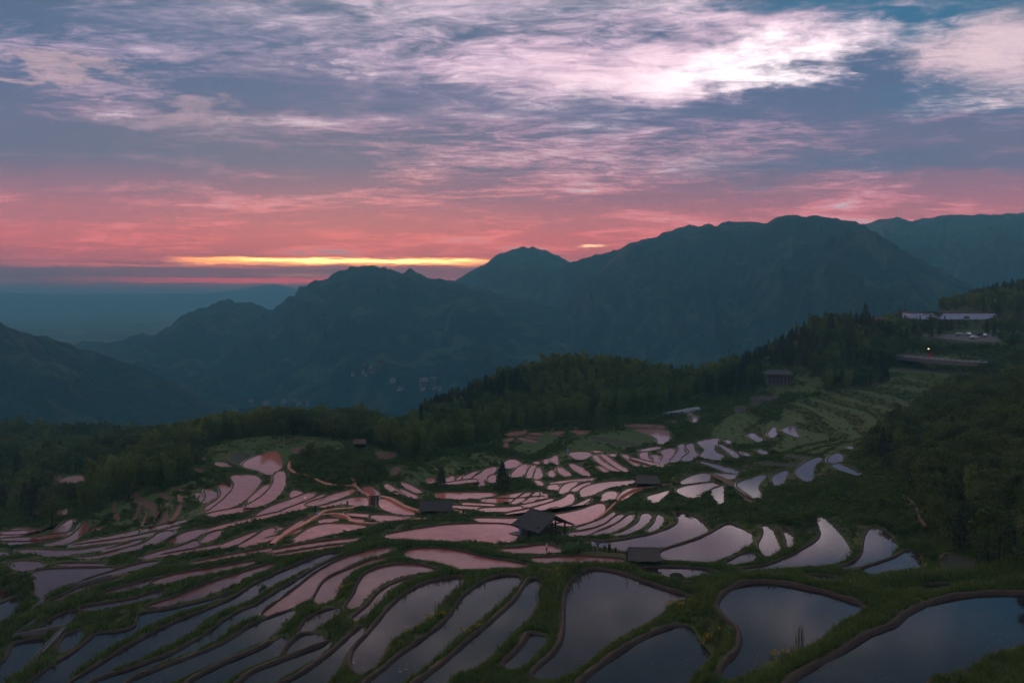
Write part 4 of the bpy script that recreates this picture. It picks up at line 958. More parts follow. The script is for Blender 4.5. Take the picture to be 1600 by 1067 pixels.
def mountain(name, label, ridge, D, wf, wb, foot, ncol, nrow, gul, seed, x0=None, x1=None, tree=7.0, jag=0.0):
    rx = np.array([q[0] for q in ridge], float); ry = np.array([q[1] for q in ridge], float)
    col = np.linspace(rx[0], rx[-1], ncol); row = np.interp(col, rx, ry)
    for _ in range(max(1, ncol // 260)): row[1:-1] = (row[:-2] + row[1:-1] * 2 + row[2:]) / 4
    a = np.arctan((col - 800) / F_PX)
    Dc = np.interp(col, [q[0] for q in D], [q[1] for q in D]) if isinstance(D, list) else np.full(ncol, float(D))
    Dc = Dc * (1 + 0.10 * (fbm(col / 130.0 + seed, col * 0 + seed, 3) - 0.5))
    sl = (HORIZON - row) / F_PX * np.cos(a)
    zr = sl * Dc
    zr = zr + (fbm(col / 9.0 + seed, col * 0 + 2, 3) - 0.5) * jag
    s = np.concatenate([-np.linspace(1, 0, nrow) ** 1.25, np.linspace(0, 1, nrow // 3)[1:]])
    S, A = np.meshgrid(s, a); 
    RRm = Dc[:, None] + np.where(S < 0, S * wf, S * wb)
    x = RRm * np.sin(A); y = RRm * np.cos(A); q = np.abs(S)
    prof = q ** 0.9
    z = zr[:, None] - (zr[:, None] - foot) * prof
    cc = (A * Dc.mean())
    warp = (fbm(x / 600 + seed, y / 600, 3) - 0.5) * 500
    spur = np.abs(fbm((cc + warp) / (gul * 2.2) + seed * 3.1, RRm / (gul * 6), 4) - 0.5) * 2
    spur2 = np.abs(fbm((cc + warp * 0.6) / (gul * 0.8) + seed, RRm / (gul * 2.0) + 4, 4) - 0.5) * 2
    relief = (zr[:, None] - foot)
    z = z - relief * (0.75 * spur + 0.35 * spur2 - 0.36) * np.sin(np.pi * np.clip(q, 0, 1)) ** 0.75 * 0.85
    z = z + (fbm(x / 22, y / 22, 2) - 0.5) * tree * 2
    # keep the slopes below the skyline
    lim = (sl[:, None] - 0.0008) * RRm
    z = np.where((S < 0) & (q > 0.02), np.minimum(z, lim + (0.5 - q) * 0), z)
    nr = len(s); ix = np.arange(ncol * nr).reshape(ncol, nr)
    Fm = np.stack([ix[:-1, :-1].ravel(), ix[1:, :-1].ravel(), ix[1:, 1:].ravel(), ix[:-1, 1:].ravel()], 1)
    o = add_obj(name, mesh_np(name, np.stack([x.ravel(), y.ravel(), z.ravel()], 1), Fm, M['mountain']))
    FARV.append((np.stack([x.ravel(), y.ravel(), z.ravel()], 1), Fm)); tag(o, label, 'mountain', kind='structure'); return o
mountain('mountain', 'low dark wooded hill at the left edge', [(-260, 470), (-120, 480), (0, 508), (60, 527), (85, 532), (130, 545), (200, 568), (280, 605), (330, 640), (370, 665)], 1500, 560, 600, -215, 420, 80, 120, 3)
mountain('mountain', 'craggy ridge with jagged peaks below the sunset', [(90, 560), (125, 535), (140, 533), (165, 537), (195, 530), (222, 521), (236, 525), (262, 512), (288, 492), (325, 478), (345, 469), (358, 468), (372, 474), (392, 470), (408, 477), (425, 484), (440, 473), (452, 462), (460, 463), (470, 449), (478, 450), (490, 440), (512, 437), (528, 426), (548, 420), (560, 416), (585, 417), (602, 421), (628, 427), (641, 421), (655, 429), (680, 438), (708, 440), (740, 448), (800, 462), (860, 478), (930, 498), (1010, 520)], [(90, 2900), (400, 2900), (700, 2500), (1010, 2300)], 1150, 700, -225, 640, 90, 170, 5, jag=8)
mountain('mountain', 'dome shaped peak with a wisp of cloud behind the craggy ridge', [(600, 470), (680, 450), (708, 440), (730, 427), (755, 415), (775, 401), (797, 391), (815, 386), (835, 387), (855, 391), (872, 401), (890, 411), (930, 425), (1000, 440)], 3700, 1300, 800, -225, 300, 70, 200, 8)
mountain('mountain', 'great broad mountain filling the right half', [(820, 450), (860, 425), (890, 411), (905, 405), (935, 400), (955, 394), (985, 381), (1005, 375), (1020, 372), (1045, 362), (1075, 354), (1100, 352), (1115, 354), (1145, 348), (1180, 347), (1195, 350), (1212, 342), (1245, 339), (1285, 340), (1310, 344), (1345, 352), (1375, 370), (1410, 392), (1450, 415), (1500, 440), (1560, 470), (1640, 505)], [(820, 3300), (1100, 2900), (1300, 2500), (1640, 1900)], 1350, 800, -225, 640, 100, 220, 12)
mountain('mountain', 'farther long ridge running off the right edge', [(1240, 400), (1320, 362), (1352, 350), (1375, 343), (1398, 341), (1418, 347), (1440, 345), (1475, 340), (1530, 337), (1600, 335), (1700, 325), (1850, 330)], 4300, 1900, 900, -225, 360, 70, 260, 17)
mountain('mountain', 'faint blue range on the far horizon', [(-400, 458), (-200, 460), (0, 458), (120, 460), (230, 459), (330, 458), (380, 452), (405, 447), (425, 444), (440, 446), (465, 452), (520, 458), (640, 459), (760, 460)], 13000, 2500, 2000, -240, 300, 24, 700, 23, tree=1.0)
# ------------------------------------------------------------------ plants
def leaf_cards(P, size, rg, droop=None, aspect=0.55):
    """one small quad for each point of P"""
    n = len(P); u = rg.normal(size=(n, 3)); u /= np.linalg.norm(u, axis=1)[:, None]
    if droop is not None: u = u * 0.55 + droop; u /= np.linalg.norm(u, axis=1)[:, None]
    v = np.cross(u, rg.normal(size=(n, 3))); v /= np.maximum(np.linalg.norm(v, axis=1), 1e-6)[:, None]
    s = size * (0.6 + 0.8 * rg.random(n))[:, None]
    a = u * s * 0.5; b = v * s * 0.5 * aspect
    Q = np.stack([P - a, P + b * 0.9 - a * 0.1, P + a, P - b * 0.9 - a * 0.1], 1)
    return Q.reshape(-1, 3)
def quads(n): return np.arange(n * 4).reshape(n, 4)
def trunk_mesh(rg, h, r, limbs, spread, material, lean=0.04):
    mb = MB(); top = Vector((rg.normal() * lean * h, rg.normal() * lean * h, h))
    pts = [Vector((0, 0, -0.4)), top * 0.35 + Vector((0, 0, 0.02)), top * 0.7, top]
    mb.tube(pts, [r * 1.3, r, r * 0.65, r * 0.2], 6)
    for i in range(limbs):
        t = 0.35 + 0.55 * rg.random(); a = rg.random() * 6.28; b = top * t
        e = b + Vector((math.cos(a) * spread, math.sin(a) * spread, spread * (0.35 + 0.5 * rg.random()))) * (1.1 - 0.6 * t)
        mb.tube([b, (b + e) / 2 + Vector((0, 0, 0.15)), e], [r * 0.45, r * 0.3, r * 0.1], 5)
    return mb
def tree_broad(rg, h=7.0, wr=3.0, n=1500, leaf=0.42, mt='broad'):
    C = []; clumps = rg.integers(13, 19)
    for i in range(clumps):
        a = rg.random() * 6.28; t = rg.random(); rr = wr * (0.2 + 0.75 * math.sqrt(rg.random())) * (1.05 - 0.55 * abs(t - 0.35))
        C.append((math.cos(a) * rr, math.sin(a) * rr, h * (0.30 + 0.62 * t), wr * (0.26 + 0.22 * rg.random())))
    C.append((0, 0, h * 0.88, wr * 0.36)); C.append((0.2, 0, h * 0.6, wr * 0.5))
    C = np.array(C); k = rg.integers(0, len(C), n)
    d = rg.normal(size=(n, 3)); d /= np.linalg.norm(d, axis=1)[:, None]
    P = C[k, :3] + d * (C[k, 3] * (0.62 + 0.42 * rg.random(n)))[:, None] * np.array([1, 1, 0.78])
    return leaf_cards(P, leaf, rg, np.array([0, 0, -0.15]))
def tree_conifer(rg, h=8.0, wr=1.7, n=1300, leaf=0.5):
    P = []; D = []
    tiers = 15
    for i in range(n):
        t = rg.random() ** 0.75; tier = (math.floor(t * tiers) + 0.25 + 0.4 * rg.random()) / tiers
        rad = wr * (1 - tier) ** 0.85 * (0.25 + 0.8 * rg.random() ** 0.6) + 0.06
        a = rg.random() * 6.28
        P.append((math.cos(a) * rad, math.sin(a) * rad, h * (0.06 + 0.94 * tier) - rad * 0.28)); D.append((math.cos(a) * 0.8, math.sin(a) * 0.8, -0.35))
    P = np.array(P); return leaf_cards(P, leaf, rg, np.array(D), 0.45)
def bamboo_clump(rg, h=9.5, culms=5, n=1500, leaf=0.5):
    mb = MB(); P = []
    for c in range(culms):
        a = rg.random() * 6.28; b = Vector((math.cos(a), math.sin(a), 0)) * rg.random() * 0.9
        hh = h * (0.75 + 0.3 * rg.random()); la = rg.random() * 6.28; ln = (0.10 + 0.14 * rg.random()) * hh
        pts = []
        for t in np.linspace(0, 1, 7):
            pts.append(b + Vector((math.cos(la) * ln * t ** 2.4, math.sin(la) * ln * t ** 2.4, hh * (t - 0.13 * t ** 4))))
        pts[0].z = -0.3
        mb.tube(pts, [0.06, 0.055, 0.05, 0.045, 0.035, 0.025, 0.01], 5)
        m = n // culms
        t = 0.28 + 0.72 * rg.random(m) ** 0.8
        base = np.array([list(b)] * m); off = np.stack([math.cos(la) * ln * t ** 2.4, math.sin(la) * ln * t ** 2.4, hh * (t - 0.13 * t ** 4)], 1)
        wr = 0.95 * np.sin(np.pi * np.clip((t - 0.2) / 0.86, 0, 1)) ** 0.7 + 0.12
        # leaves sit in sprays
        sa = np.floor(rg.random(m) * 7) / 7 * 6.28 + np.floor(t * 9) * 1.3 + rg.normal(size=m) * 0.25
        rr = wr * (0.2 + 0.9 * rg.random(m))
        P.append(base + off + np.stack([np.cos(sa) * rr, np.sin(sa) * rr, -0.32 * rr + rg.normal(size=m) * 0.13], 1))
    return leaf_cards(np.concatenate(P), leaf, rg, np.array([0, 0, -0.75]), 0.34), mb
def bush_cards(rg, h=1.6, wr=1.2, n=520, leaf=0.24):
    k = rg.integers(6, 10); C = np.array([(rg.normal() * wr * 0.45, rg.normal() * wr * 0.45, h * (0.25 + 0.5 * rg.random()), wr * (0.3 + 0.25 * rg.random())) for _ in range(k)])
    q = rg.integers(0, k, n); d = rg.normal(size=(n, 3)); d /= np.linalg.norm(d, axis=1)[:, None]; d[:, 2] = np.abs(d[:, 2]) * 0.9 - 0.25
    P = C[q, :3] + d * (C[q, 3] * (0.7 + 0.4 * rg.random(n)))[:, None]
    P[:, 2] = np.maximum(P[:, 2], 0.03)
    return leaf_cards(P, leaf, rg, np.array([0, 0, 0.1]))
PROTO = {'bamboo': [], 'broad': [], 'conifer': [], 'bush': []}
HGT = {'bamboo': 9.5, 'broad': 7.0, 'conifer': 8.0, 'bush': 1.6}
for v in range(5):
    rg = np.random.default_rng(100 + v)
    Q, mb = bamboo_clump(rg); PROTO['bamboo'].append((mb.mesh('bamboo_culms', M['culm'], True), mesh_np('bamboo_crown', Q, quads(len(Q) // 4), M['bamboo'], False)))
    Q = tree_broad(rg); PROTO['broad'].append((trunk_mesh(rg, 6.0, 0.16, 6, 1.8, M['bark']).mesh('broadleaf_trunk', M['bark'], True), mesh_np('broadleaf_crown', Q, quads(len(Q) // 4), M['broad'], False)))
    Q = tree_conifer(rg); PROTO['conifer'].append((trunk_mesh(rg, 7.6, 0.13, 0, 0, M['bark'], 0.01).mesh('conifer_trunk', M['bark'], True), mesh_np('conifer_crown', Q, quads(len(Q) // 4), M['conifer'], False)))
    Q = bush_cards(rg); PROTO['bush'].append((trunk_mesh(rg, 0.9, 0.035, 4, 0.5, M['bark']).mesh('bush_stem', M['bark'], True), mesh_np('bush_foliage', Q, quads(len(Q) // 4), M['bush'], False)))
TNAME = {'bamboo': 'bamboo', 'broad': 'broadleaf_tree', 'conifer': 'conifer', 'bush': 'bush'}
TCAT = {'bamboo': 'bamboo', 'broad': 'tree', 'conifer': 'conifer', 'bush': 'bush'}
def plant(kind, loc, scale, rz, label, group=None, var=None):
    v = PROTO[kind][random.randrange(5) if var is None else var]
    root = bpy.data.objects.new(TNAME[kind], None); COL.objects.link(root)
    root.location = loc; root.rotation_euler = (0, 0, rz); root.scale = scale if isinstance(scale, tuple) else (scale,) * 3
    root.empty_display_size = 0.3
    tag(root, label, TCAT[kind], group)
    for nm, me in zip(('stem' if kind == 'bush' else 'trunk', 'foliage' if kind == 'bush' else 'crown'), v):
        c = bpy.data.objects.new(nm, me); COL.objects.link(c); c.parent = root
    return root
def inpoly(x, y, P):
    r = np.zeros(np.shape(x), bool); j = len(P) - 1
    for i in range(len(P)):
        (xi, yi), (xj, yj) = P[i], P[j]
        if yi != yj: r ^= ((yi > y) != (yj > y)) & (x < (xj - xi) * (y - yi) / (yj - yi) + xi)
        j = i
    return r
# zones in the picture where the foot of a plant may stand: kinds with shares, spacing, size, outline, words
ZONES = [
 ('the bamboo covered hill in the middle', {'bamboo': .72, 'broad': .22, 'conifer': .06}, 4.6, (0.75, 1.15), '640,690 650,660 700,630 760,590 830,565 900,545 960,555 1040,560 1100,550 1140,535 1150,585 1100,615 1050,640 1000,650 940,662 860,670 800,676 770,690 740,702 690,706'),
 ('the dark wooded ridge below the long building', {'conifer': .42, 'broad': .40, 'bamboo': .18}, 4.8, (0.75, 1.2), '1100,560 1140,530 1180,510 1230,492 1290,482 1390,480 1425,522 1412,556 1385,598 1330,612 1290,612 1285,590 1245,575 1190,575 1190,612 1150,622 1110,622 1090,612 1120,596'),
 ('the grove on the left knoll', {'bamboo': .74, 'broad': .26}, 3.8, (0.75, 1.2), '148,800 135,775 200,740 250,715 290,685 330,662 400,655 470,655 560,662 640,692 668,722 630,722 600,706 540,690 480,680 420,682 340,690 312,705 312,742 280,762 230,768 190,790'),
 ('the valley wood at the left edge', {'broad': .75, 'bamboo': .15, 'conifer': .10}, 7.0, (0.7, 1.25), '-60,800 -60,668 0,664 100,668 200,664 330,668 300,690 200,740 140,770 145,800 120,832 60,828 20,815'),
 ('the bushy knoll in the middle', {'bush': .72, 'broad': .28}, 2.3, (0.45, 0.62), '452,735 470,715 500,705 545,702 590,722 602,752 560,762 520,760 480,750'),
 ('the wooded bank at the right edge', {'broad': .78, 'conifer': .10, 'bamboo': .12}, 3.3, (0.5, 0.95), '1345,705 1400,672 1440,640 1480,608 1540,584 1600,560 1880,560 1880,900 1600,905 1540,885 1480,870 1462,830 1445,790 1430,765 1400,742'),
 ('the green bank below the right terraces', {'bush': 1.0}, 1.5, (0.6, 1.05), '1040,770 1090,778 1110,760 1150,758 1180,790 1200,768 1250,755 1300,745 1350,735 1400,775 1425,815 1440,850 1460,880 1400,850 1345,820 1320,790 1280,780 1262,830 1230,822 1190,805 1150,800 1120,795 1060,800'),
 ('the strip of trees round the car park', {'broad': .6, 'conifer': .4}, 5.0, (0.65, 1.0), '1395,506 1470,510 1600,506 1700,520 1700,548 1575,548 1560,530 1545,522 1490,520 1470,528 1430,532 1400,530'),
 ('the slope between car park and road', {'bush': .75, 'broad': .25}, 3.0, (0.5, 0.75), '1400,532 1470,534 1510,540 1560,540 1610,548 1600,560 1540,560 1440,554 1400,550'),
 ('the far hill behind the long building', {'bamboo': .5, 'broad': .3, 'conifer': .2}, 6.0, (0.9, 1.3), '1395,494 1450,484 1500,477 1600,450 1720,425 1720,510 1600,500 1545,496 1500,487 1420,492'),
 ('the shrubby rim below the wood', {'bush': .7, 'broad': .3}, 4.0, (0.5, 0.8), '640,705 700,708 760,700 790,690 850,676 930,668 1000,660 1050,648 1060,656 1000,668 930,676 850,684 800,700 780,720 740,728 690,722 650,728'),
 ('the shrubs along the left edge', {'bush': 1.0}, 1.7, (0.7, 1.15), '-60,885 10,888 45,900 55,925 45,950 30,965 10,1000 -60,1010 -60,960 20,945 30,930 0,930 -60,940'),
 ('the clay slope below the grove', {'bush': 1.0}, 3.2, (0.7, 1.2), '150,805 190,790 230,770 300,762 330,745 350,735 355,752 310,775 270,800 240,835 200,822 130,838 110,830'),
]
ZONES = [(nm, k, sp, sc, [tuple(float(a) for a in q.split(',')) for q in s.split()]) for nm, k, sp, sc, s in ZONES]
CLEAR = [(1195, 1242, 575, 604), (1242, 1290, 592, 612), (1040, 1092, 634, 652), (1488, 1540, 514, 534)]     # columns and rows kept free
cands = []
for zi, (nm, kinds, sp, sc, P) in enumerate(ZONES):
    Pa = np.array(P); need = []
    # world box that covers the zone
    rr = []
    for q in P:
        l = locate(q[0], q[1], rmin=50); rr.append((math.atan2(l.x, l.y), math.hypot(l.x, l.y)))
    rr = np.array(rr); a0, a1 = rr[:, 0].min() - 0.01, rr[:, 0].max() + 0.01; r0, r1 = rr[:, 1].min() * 0.93, min(1000, rr[:, 1].max() * 1.08)
    area = (a1 - a0) * (r1 ** 2 - r0 ** 2) / 2; n = int(min(60000, area / sp ** 2 * 3.2))
    a = a0 + (a1 - a0) * rng.random(n); r = np.sqrt(r0 ** 2 + (r1 ** 2 - r0 ** 2) * rng.random(n))
    x = r * np.sin(a); y = r * np.cos(a); z = grid_sample(GZ, x, y)
    px, py = project(x, y, z)
    ok = inpoly(px, py, P) & (grid_sample(dmin, x, y) > 0.6) & ((grid_sample(MEAD, x, y) < 0.3) | (zi in (1, 2)))
    for cx0, cx1, cy0, cy1 in CLEAR: ok &= ~((px > cx0) & (px < cx1) & (py > cy0) & (py < cy1))
    x, y, z, px, py = x[ok], y[ok], z[ok], px[ok], py[ok]
    cell = {}; names = list(kinds); pr = np.array([kinds[k] for k in names])
    for q in range(len(x)):
        i, j = int(x[q] // sp), int(y[q] // sp); bad = False
        for ii in (i - 1, i, i + 1):
            for jj in (j - 1, j, j + 1):
                for (u, v) in cell.get((ii, jj), ()):
                    if (u - x[q]) ** 2 + (v - y[q]) ** 2 < (sp * 0.8) ** 2: bad = True
        if bad: continue
        cell.setdefault((i, j), []).append((x[q], y[q]))
        # kinds grow in patches
        nz = float(fbm(np.array([x[q] / 28.0 + zi * 7]), np.array([y[q] / 28.0]), 2)[0]); cut = np.cumsum(pr); t = np.clip((nz - 0.5) * 2.4 + 0.5 + (random.random() - 0.5) * 0.5, 0, 0.999)
        kd = names[int(np.searchsorted(cut, t * cut[-1]))] if len(names) > 1 else names[0]
        s = random.uniform(*sc) * (1.0 if kd != 'bush' or zi not in (4, 8, 10) else 1.9)
        hgt = HGT[kd] * s
        room = float(sight_room(np.array([x[q]]), np.array([y[q]]), z[q])[0])
        if room < hgt * 0.9:
            s *= max(room, 0) / (hgt * 0.9); hgt = HGT[kd] * s
            if kd != 'bush' and hgt < 2.2: kd = 'bush'; s = hgt / HGT[kd]
            if s < 0.22: continue
        if not visible(x[q], y[q], z[q] + hgt): continue
        cands.append(dict(kind=kd, loc=(float(x[q]), float(y[q]), float(z[q]) - 0.05), s=s, zone=zi, size=hgt / math.hypot(x[q], y[q]), px=px[q], py=py[q], d=math.hypot(x[q], y[q])))
DESC = {'bamboo': 'feathery yellow green bamboo', 'broad': 'leafy dark green tree', 'conifer': 'dark pointed conifer', 'bush': 'leafy green bush'}
MARKS = [(665, 700, 'at the left foot of the middle hill'), (700, 665, 'on the left flank of the middle hill'), (750, 635, 'high on the left flank of the middle hill'), (735, 695, 'above the slim lone conifer'), (800, 660, 'above the larger lone conifer'),
 (830, 600, 'just left of the middle hill crest'), (890, 575, 'on the crest of the middle hill'), (880, 640, 'on the middle hill above tiny pink paddies'), (960, 600, 'right of the middle hill crest'), (960, 650, 'above the boot shaped paddy'), (1040, 600, 'on the saddle above the polytunnel'), (1060, 635, 'close behind the polytunnel'),
 (1110, 585, 'on the slope left of the pale house'), (1120, 615, 'between polytunnel and pale house'), (1180, 555, 'on the ridge above the pale house'), (1240, 525, 'on the crest of the dark wooded ridge'), (1255, 560, 'close right of the pale house'), (1310, 520, 'near the tallest conifer of the ridge'), (1330, 580, 'on the dark ridge above the dirt terraces'), (1390, 540, 'at the right end of the dark ridge'),
 (165, 785, 'at the lower left end of the grove'), (215, 760, 'in the thick of the left grove'), (265, 735, 'in the grove above the clay slope'), (310, 700, 'in the grove beside the dirt path'), (370, 675, 'behind the dirt path on the knoll'), (440, 672, 'behind the stubble field'), (510, 675, 'behind the grassy top of the knoll'), (580, 690, 'behind the tiny shelter'), (635, 705, 'at the right end of the knoll grove'),
 (480, 730, 'on the bushy knoll beside the S shaped paddy'), (530, 725, 'on top of the bushy knoll'), (580, 745, 'on the bushy knoll above the gate'),
 (1370, 710, 'on the wooded bank by the trailing paddy'), (1430, 680, 'on the upper wooded bank'), (1500, 630, 'on the wooded bank below the road'), (1580, 590, 'on the wooded bank at the road end'), (1450, 750, 'on the wooded bank above the dirt path'), (1520, 720, 'in the middle of the wooded bank'), (1590, 690, 'at the upper right edge of the bank'), (1500, 800, 'low on the wooded bank'), (1590, 790, 'at the right edge of the bank'), (1555, 655, 'on the bank above its middle'), (1610, 640, 'high at the right edge of the bank'), (1545, 690, 'on the bank just above its middle'), (1620, 735, 'at the right edge halfway down the bank'), (1545, 770, 'on the bank between middle and pool'), (1640, 600, 'at the road end beyond the bank'), (690, 685, 'low on the left flank of the middle hill'), (675, 650, 'on the far left shoulder of the middle hill'), (725, 645, 'halfway up the left flank of the middle hill'), (1490, 860, 'by the small muddy pool'), (1580, 870, 'on the bank above the thick bund'),
 (1080, 785, 'left of the orange cloud reflection'), (1140, 780, 'above the orange cloud reflection'), (1200, 780, 'below the tooth shaped paddy'), (1250, 770, 'below the zigzag paddy'), (1310, 760, 'below the trailing paddy'), (1370, 790, 'above the fan shaped paddies'), (1430, 840, 'beside the last fan shaped paddy'),
 (1420, 515, 'left of the car park'), (1500, 510, 'between car park and long building'), (1580, 525, 'right of the car park'),
 (1430, 545, 'on the slope left of the red board'), (1510, 548, 'on the slope between car park and road'), (660, 718, 'on the rim below the middle hill'), (760, 705, 'on the rim above the lone conifers'), (880, 675, 'on the rim above the pink slivers'), (1020, 660, 'on the rim above the boot shaped paddy'),
 (10, 905, 'at the picture edge above the pond'), (40, 930, 'beside the pointed pond'), (10, 990, 'at the picture edge by the channel'), (180, 800, 'on the left part of the clay slope'), (240, 790, 'on the middle of the clay slope'), (320, 760, 'at the top of the clay slope'), (150, 830, 'below the clay slope')]
FAR_ZONE = {9, 3}
rest = {k: [] for k in PROTO}; kept = {k: 0 for k in PROTO}
for kd in PROTO:
    L = sorted([c for c in cands if c['kind'] == kd], key=lambda c: -c['size'])
    L1 = [c for c in L if c['zone'] not in FAR_ZONE]; L2 = [c for c in L if c['zone'] in FAR_ZONE]
    byplace = {}
    for c in L1[:285]:
        k_ = min(range(len(MARKS)), key=lambda i: (MARKS[i][0] - c['px']) ** 2 + 2 * (MARKS[i][1] - c['py']) ** 2); byplace.setdefault(k_, []).append(c)
    for k_, cs in byplace.items():
        cs.sort(key=lambda c: c['px']); n_ = len(cs); tall = max(cs, key=lambda c: c['size']); small = min(cs, key=lambda c: c['size'])
        for i, c in enumerate(cs):
            third = ['left hand ', 'middle ', 'right hand '][min(2, i * 3 // n_)] if n_ > 6 else ''
            w1 = '' if n_ == 1 else 'tallest ' if c is tall else 'smallest ' if c is small and n_ > 2 else 'leftmost ' if i == 0 else 'rightmost ' if i == n_ - 1 else third + ('tall ' if c['size'] > np.median([q['size'] for q in cs]) else 'low ')
            plant(kd, c['loc'], (c['s'] * random.uniform(.88, 1.12), c['s'] * random.uniform(.88, 1.12), c['s']), random.random() * 6.28, w1 + DESC[kd] + ' ' + MARKS[k_][2], TNAME[kd].replace('_', ' ') + ' ' + MARKS[k_][2])
            kept[kd] += 1
    rest[kd] = L1[285:] + L2
print('plants', {k: (kept[k], len(rest[k])) for k in kept})

# geometry-node scatter for masses nobody could count
def scatter(name, protos, loc, rz, scl, idx, label, cat, tilt=None):
    c = bpy.data.collections.new(name + '_kinds')
    for i, me in enumerate(protos):
        o = bpy.data.objects.new('%s_kind_%02d' % (name, i), me); c.objects.link(o)
    me = bpy.data.meshes.new(name); n = len(loc)
    me.vertices.add(n); me.vertices.foreach_set('co', np.asarray(loc, np.float32).ravel())
    rot = np.zeros((n, 3), np.float32); rot[:, 2] = rz
    if tilt is not None: rot[:, :2] = tilt
    at = me.attributes.new('rot', 'FLOAT_VECTOR', 'POINT'); at.data.foreach_set('vector', rot.ravel())
    at = me.attributes.new('scl', 'FLOAT_VECTOR', 'POINT'); at.data.foreach_set('vector', np.asarray(scl, np.float32).ravel())
    at = me.attributes.new('idx', 'INT', 'POINT'); at.data.foreach_set('value', np.asarray(idx, np.int32))
    o = add_obj(name, me); tag(o, label, cat, kind='stuff')
    g = bpy.data.node_groups.new(name + '_nodes', 'GeometryNodeTree')
    g.interface.new_socket('Geometry', in_out='INPUT', socket_type='NodeSocketGeometry'); g.interface.new_socket('Geometry', in_out='OUTPUT', socket_type='NodeSocketGeometry')
    gi = g.nodes.new('NodeGroupInput'); go = g.nodes.new('NodeGroupOutput'); ip = g.nodes.new('GeometryNodeInstanceOnPoints'); ci = g.nodes.new('GeometryNodeCollectionInfo')
    ci.inputs['Collection'].default_value = c; ci.inputs['Separate Children'].default_value = True; ci.inputs['Reset Children'].default_value = True
    ip.inputs['Pick Instance'].default_value = True
    def attr(nm, ty):
        a = g.nodes.new('GeometryNodeInputNamedAttribute'); a.data_type = ty; a.inputs['Name'].default_value = nm
        return [s for s in a.outputs if s.enabled][0]
    g.links.new(gi.outputs[0], ip.inputs['Points']); g.links.new(ci.outputs[0], ip.inputs['Instance'])
    g.links.new(attr('idx', 'INT'), ip.inputs['Instance Index'])
    e2r = g.nodes.new('FunctionNodeEulerToRotation'); g.links.new(attr('rot', 'FLOAT_VECTOR'), e2r.inputs[0]); g.links.new(e2r.outputs[0], ip.inputs['Rotation'])
    g.links.new(attr('scl', 'FLOAT_VECTOR'), ip.inputs['Scale']); g.links.new(ip.outputs[0], go.inputs[0])
    md = o.modifiers.new('scatter', 'NODES'); md.node_group = g
    return o
def joined(name, a, b):
    bm = bmesh.new(); bm.from_mesh(a); n = len(bm.faces); bm.from_mesh(b); bm.faces.ensure_lookup_table()
    for i, f in enumerate(bm.faces): f.material_index = 0 if i < n else 1
    me = bpy.data.meshes.new(name); bm.to_mesh(me); bm.free(); me.materials.append(a.materials[0]); me.materials.append(b.materials[0]); return me
WL = {'bamboo': ('bamboo_woodland', 'dense feathery bamboo covering the far slopes', 'bamboo'), 'broad': ('broadleaf_woodland', 'dark leafy woodland covering the far slopes', 'woodland'),
      'conifer': ('conifer_woodland', 'dark conifers scattered through the far woods', 'woodland'), 'bush': ('undergrowth', 'low green scrub on the terrace banks', 'scrub')}
for kd, L in rest.items():
    if not L: continue
    s = np.array([[c['s'] * random.uniform(.85, 1.15)] * 2 + [c['s']] for c in L])
    scatter(WL[kd][0], [joined(WL[kd][0] + '_plant', *v) for v in PROTO[kd]], [c['loc'] for c in L], rng.random(len(L)) * 6.28, s, rng.integers(0, 5, len(L)), WL[kd][1], WL[kd][2])

# two lone conifers among the terraces and a few single shrubs
def foot(px, py): return locate(px, py)
def lone(kind, px, py, top, label, wide=1.0, var=None):
    l = foot(px, py); d = math.hypot(l.x, l.y); h = (py - top) / F_PX * d * 1.01
    s = h / HGT[kind]; plant(kind, (l.x, l.y, l.z - 0.05), (s * wide, s * wide, s), random.random() * 6.28, label, None, var)
lone('conifer', 689, 764, 728, 'slim dark conical conifer standing alone on the terraces', 1.35, 0)
lone('conifer', 785, 766, 720, 'larger dark conical conifer standing alone on the terraces', 1.45, 1)
lone('bush', 415, 925, 911, 'round dark shrub on the bund of the longest strip paddy', 1.0)
lone('bush', 1046, 674, 664, 'small dark shrub at the end of the boot shaped paddy', 0.9)
lone('bush', 948, 841, 831, 'small round shrub on the strip terraces behind the visitors', 0.9)
lone('bush', 893, 862, 845, 'dark spreading shrub beside the thatched pavilion', 1.6)
lone('bush', 906, 864, 852, 'smaller dark shrub between pavilion and visitors', 1.5)
lone('bush', 783, 792 + 60, 842, 'little shrub on the grassy bund left of the pavilion', 0.8)
lone('broad', 1535, 600, 575, 'rounded dark tree on the terrace edge below the road', 1.0)
lone('broad', 482, 722, 694, 'dark round tree on the bushy knoll', 1.0)
lone('broad', 440, 690, 655, 'dark tree standing before the grove on the knoll', 0.8)
lone('conifer', 1352, 520, 478, 'tallest dark conifer at the crest of the wooded ridge', 1.2)
lone('conifer', 1298, 532, 492, 'pointed conifer at the crest left of the tallest one', 1.2)
lone('broad', 1456, 520, 490, 'rounded tree in front of the long white building', 1.0)

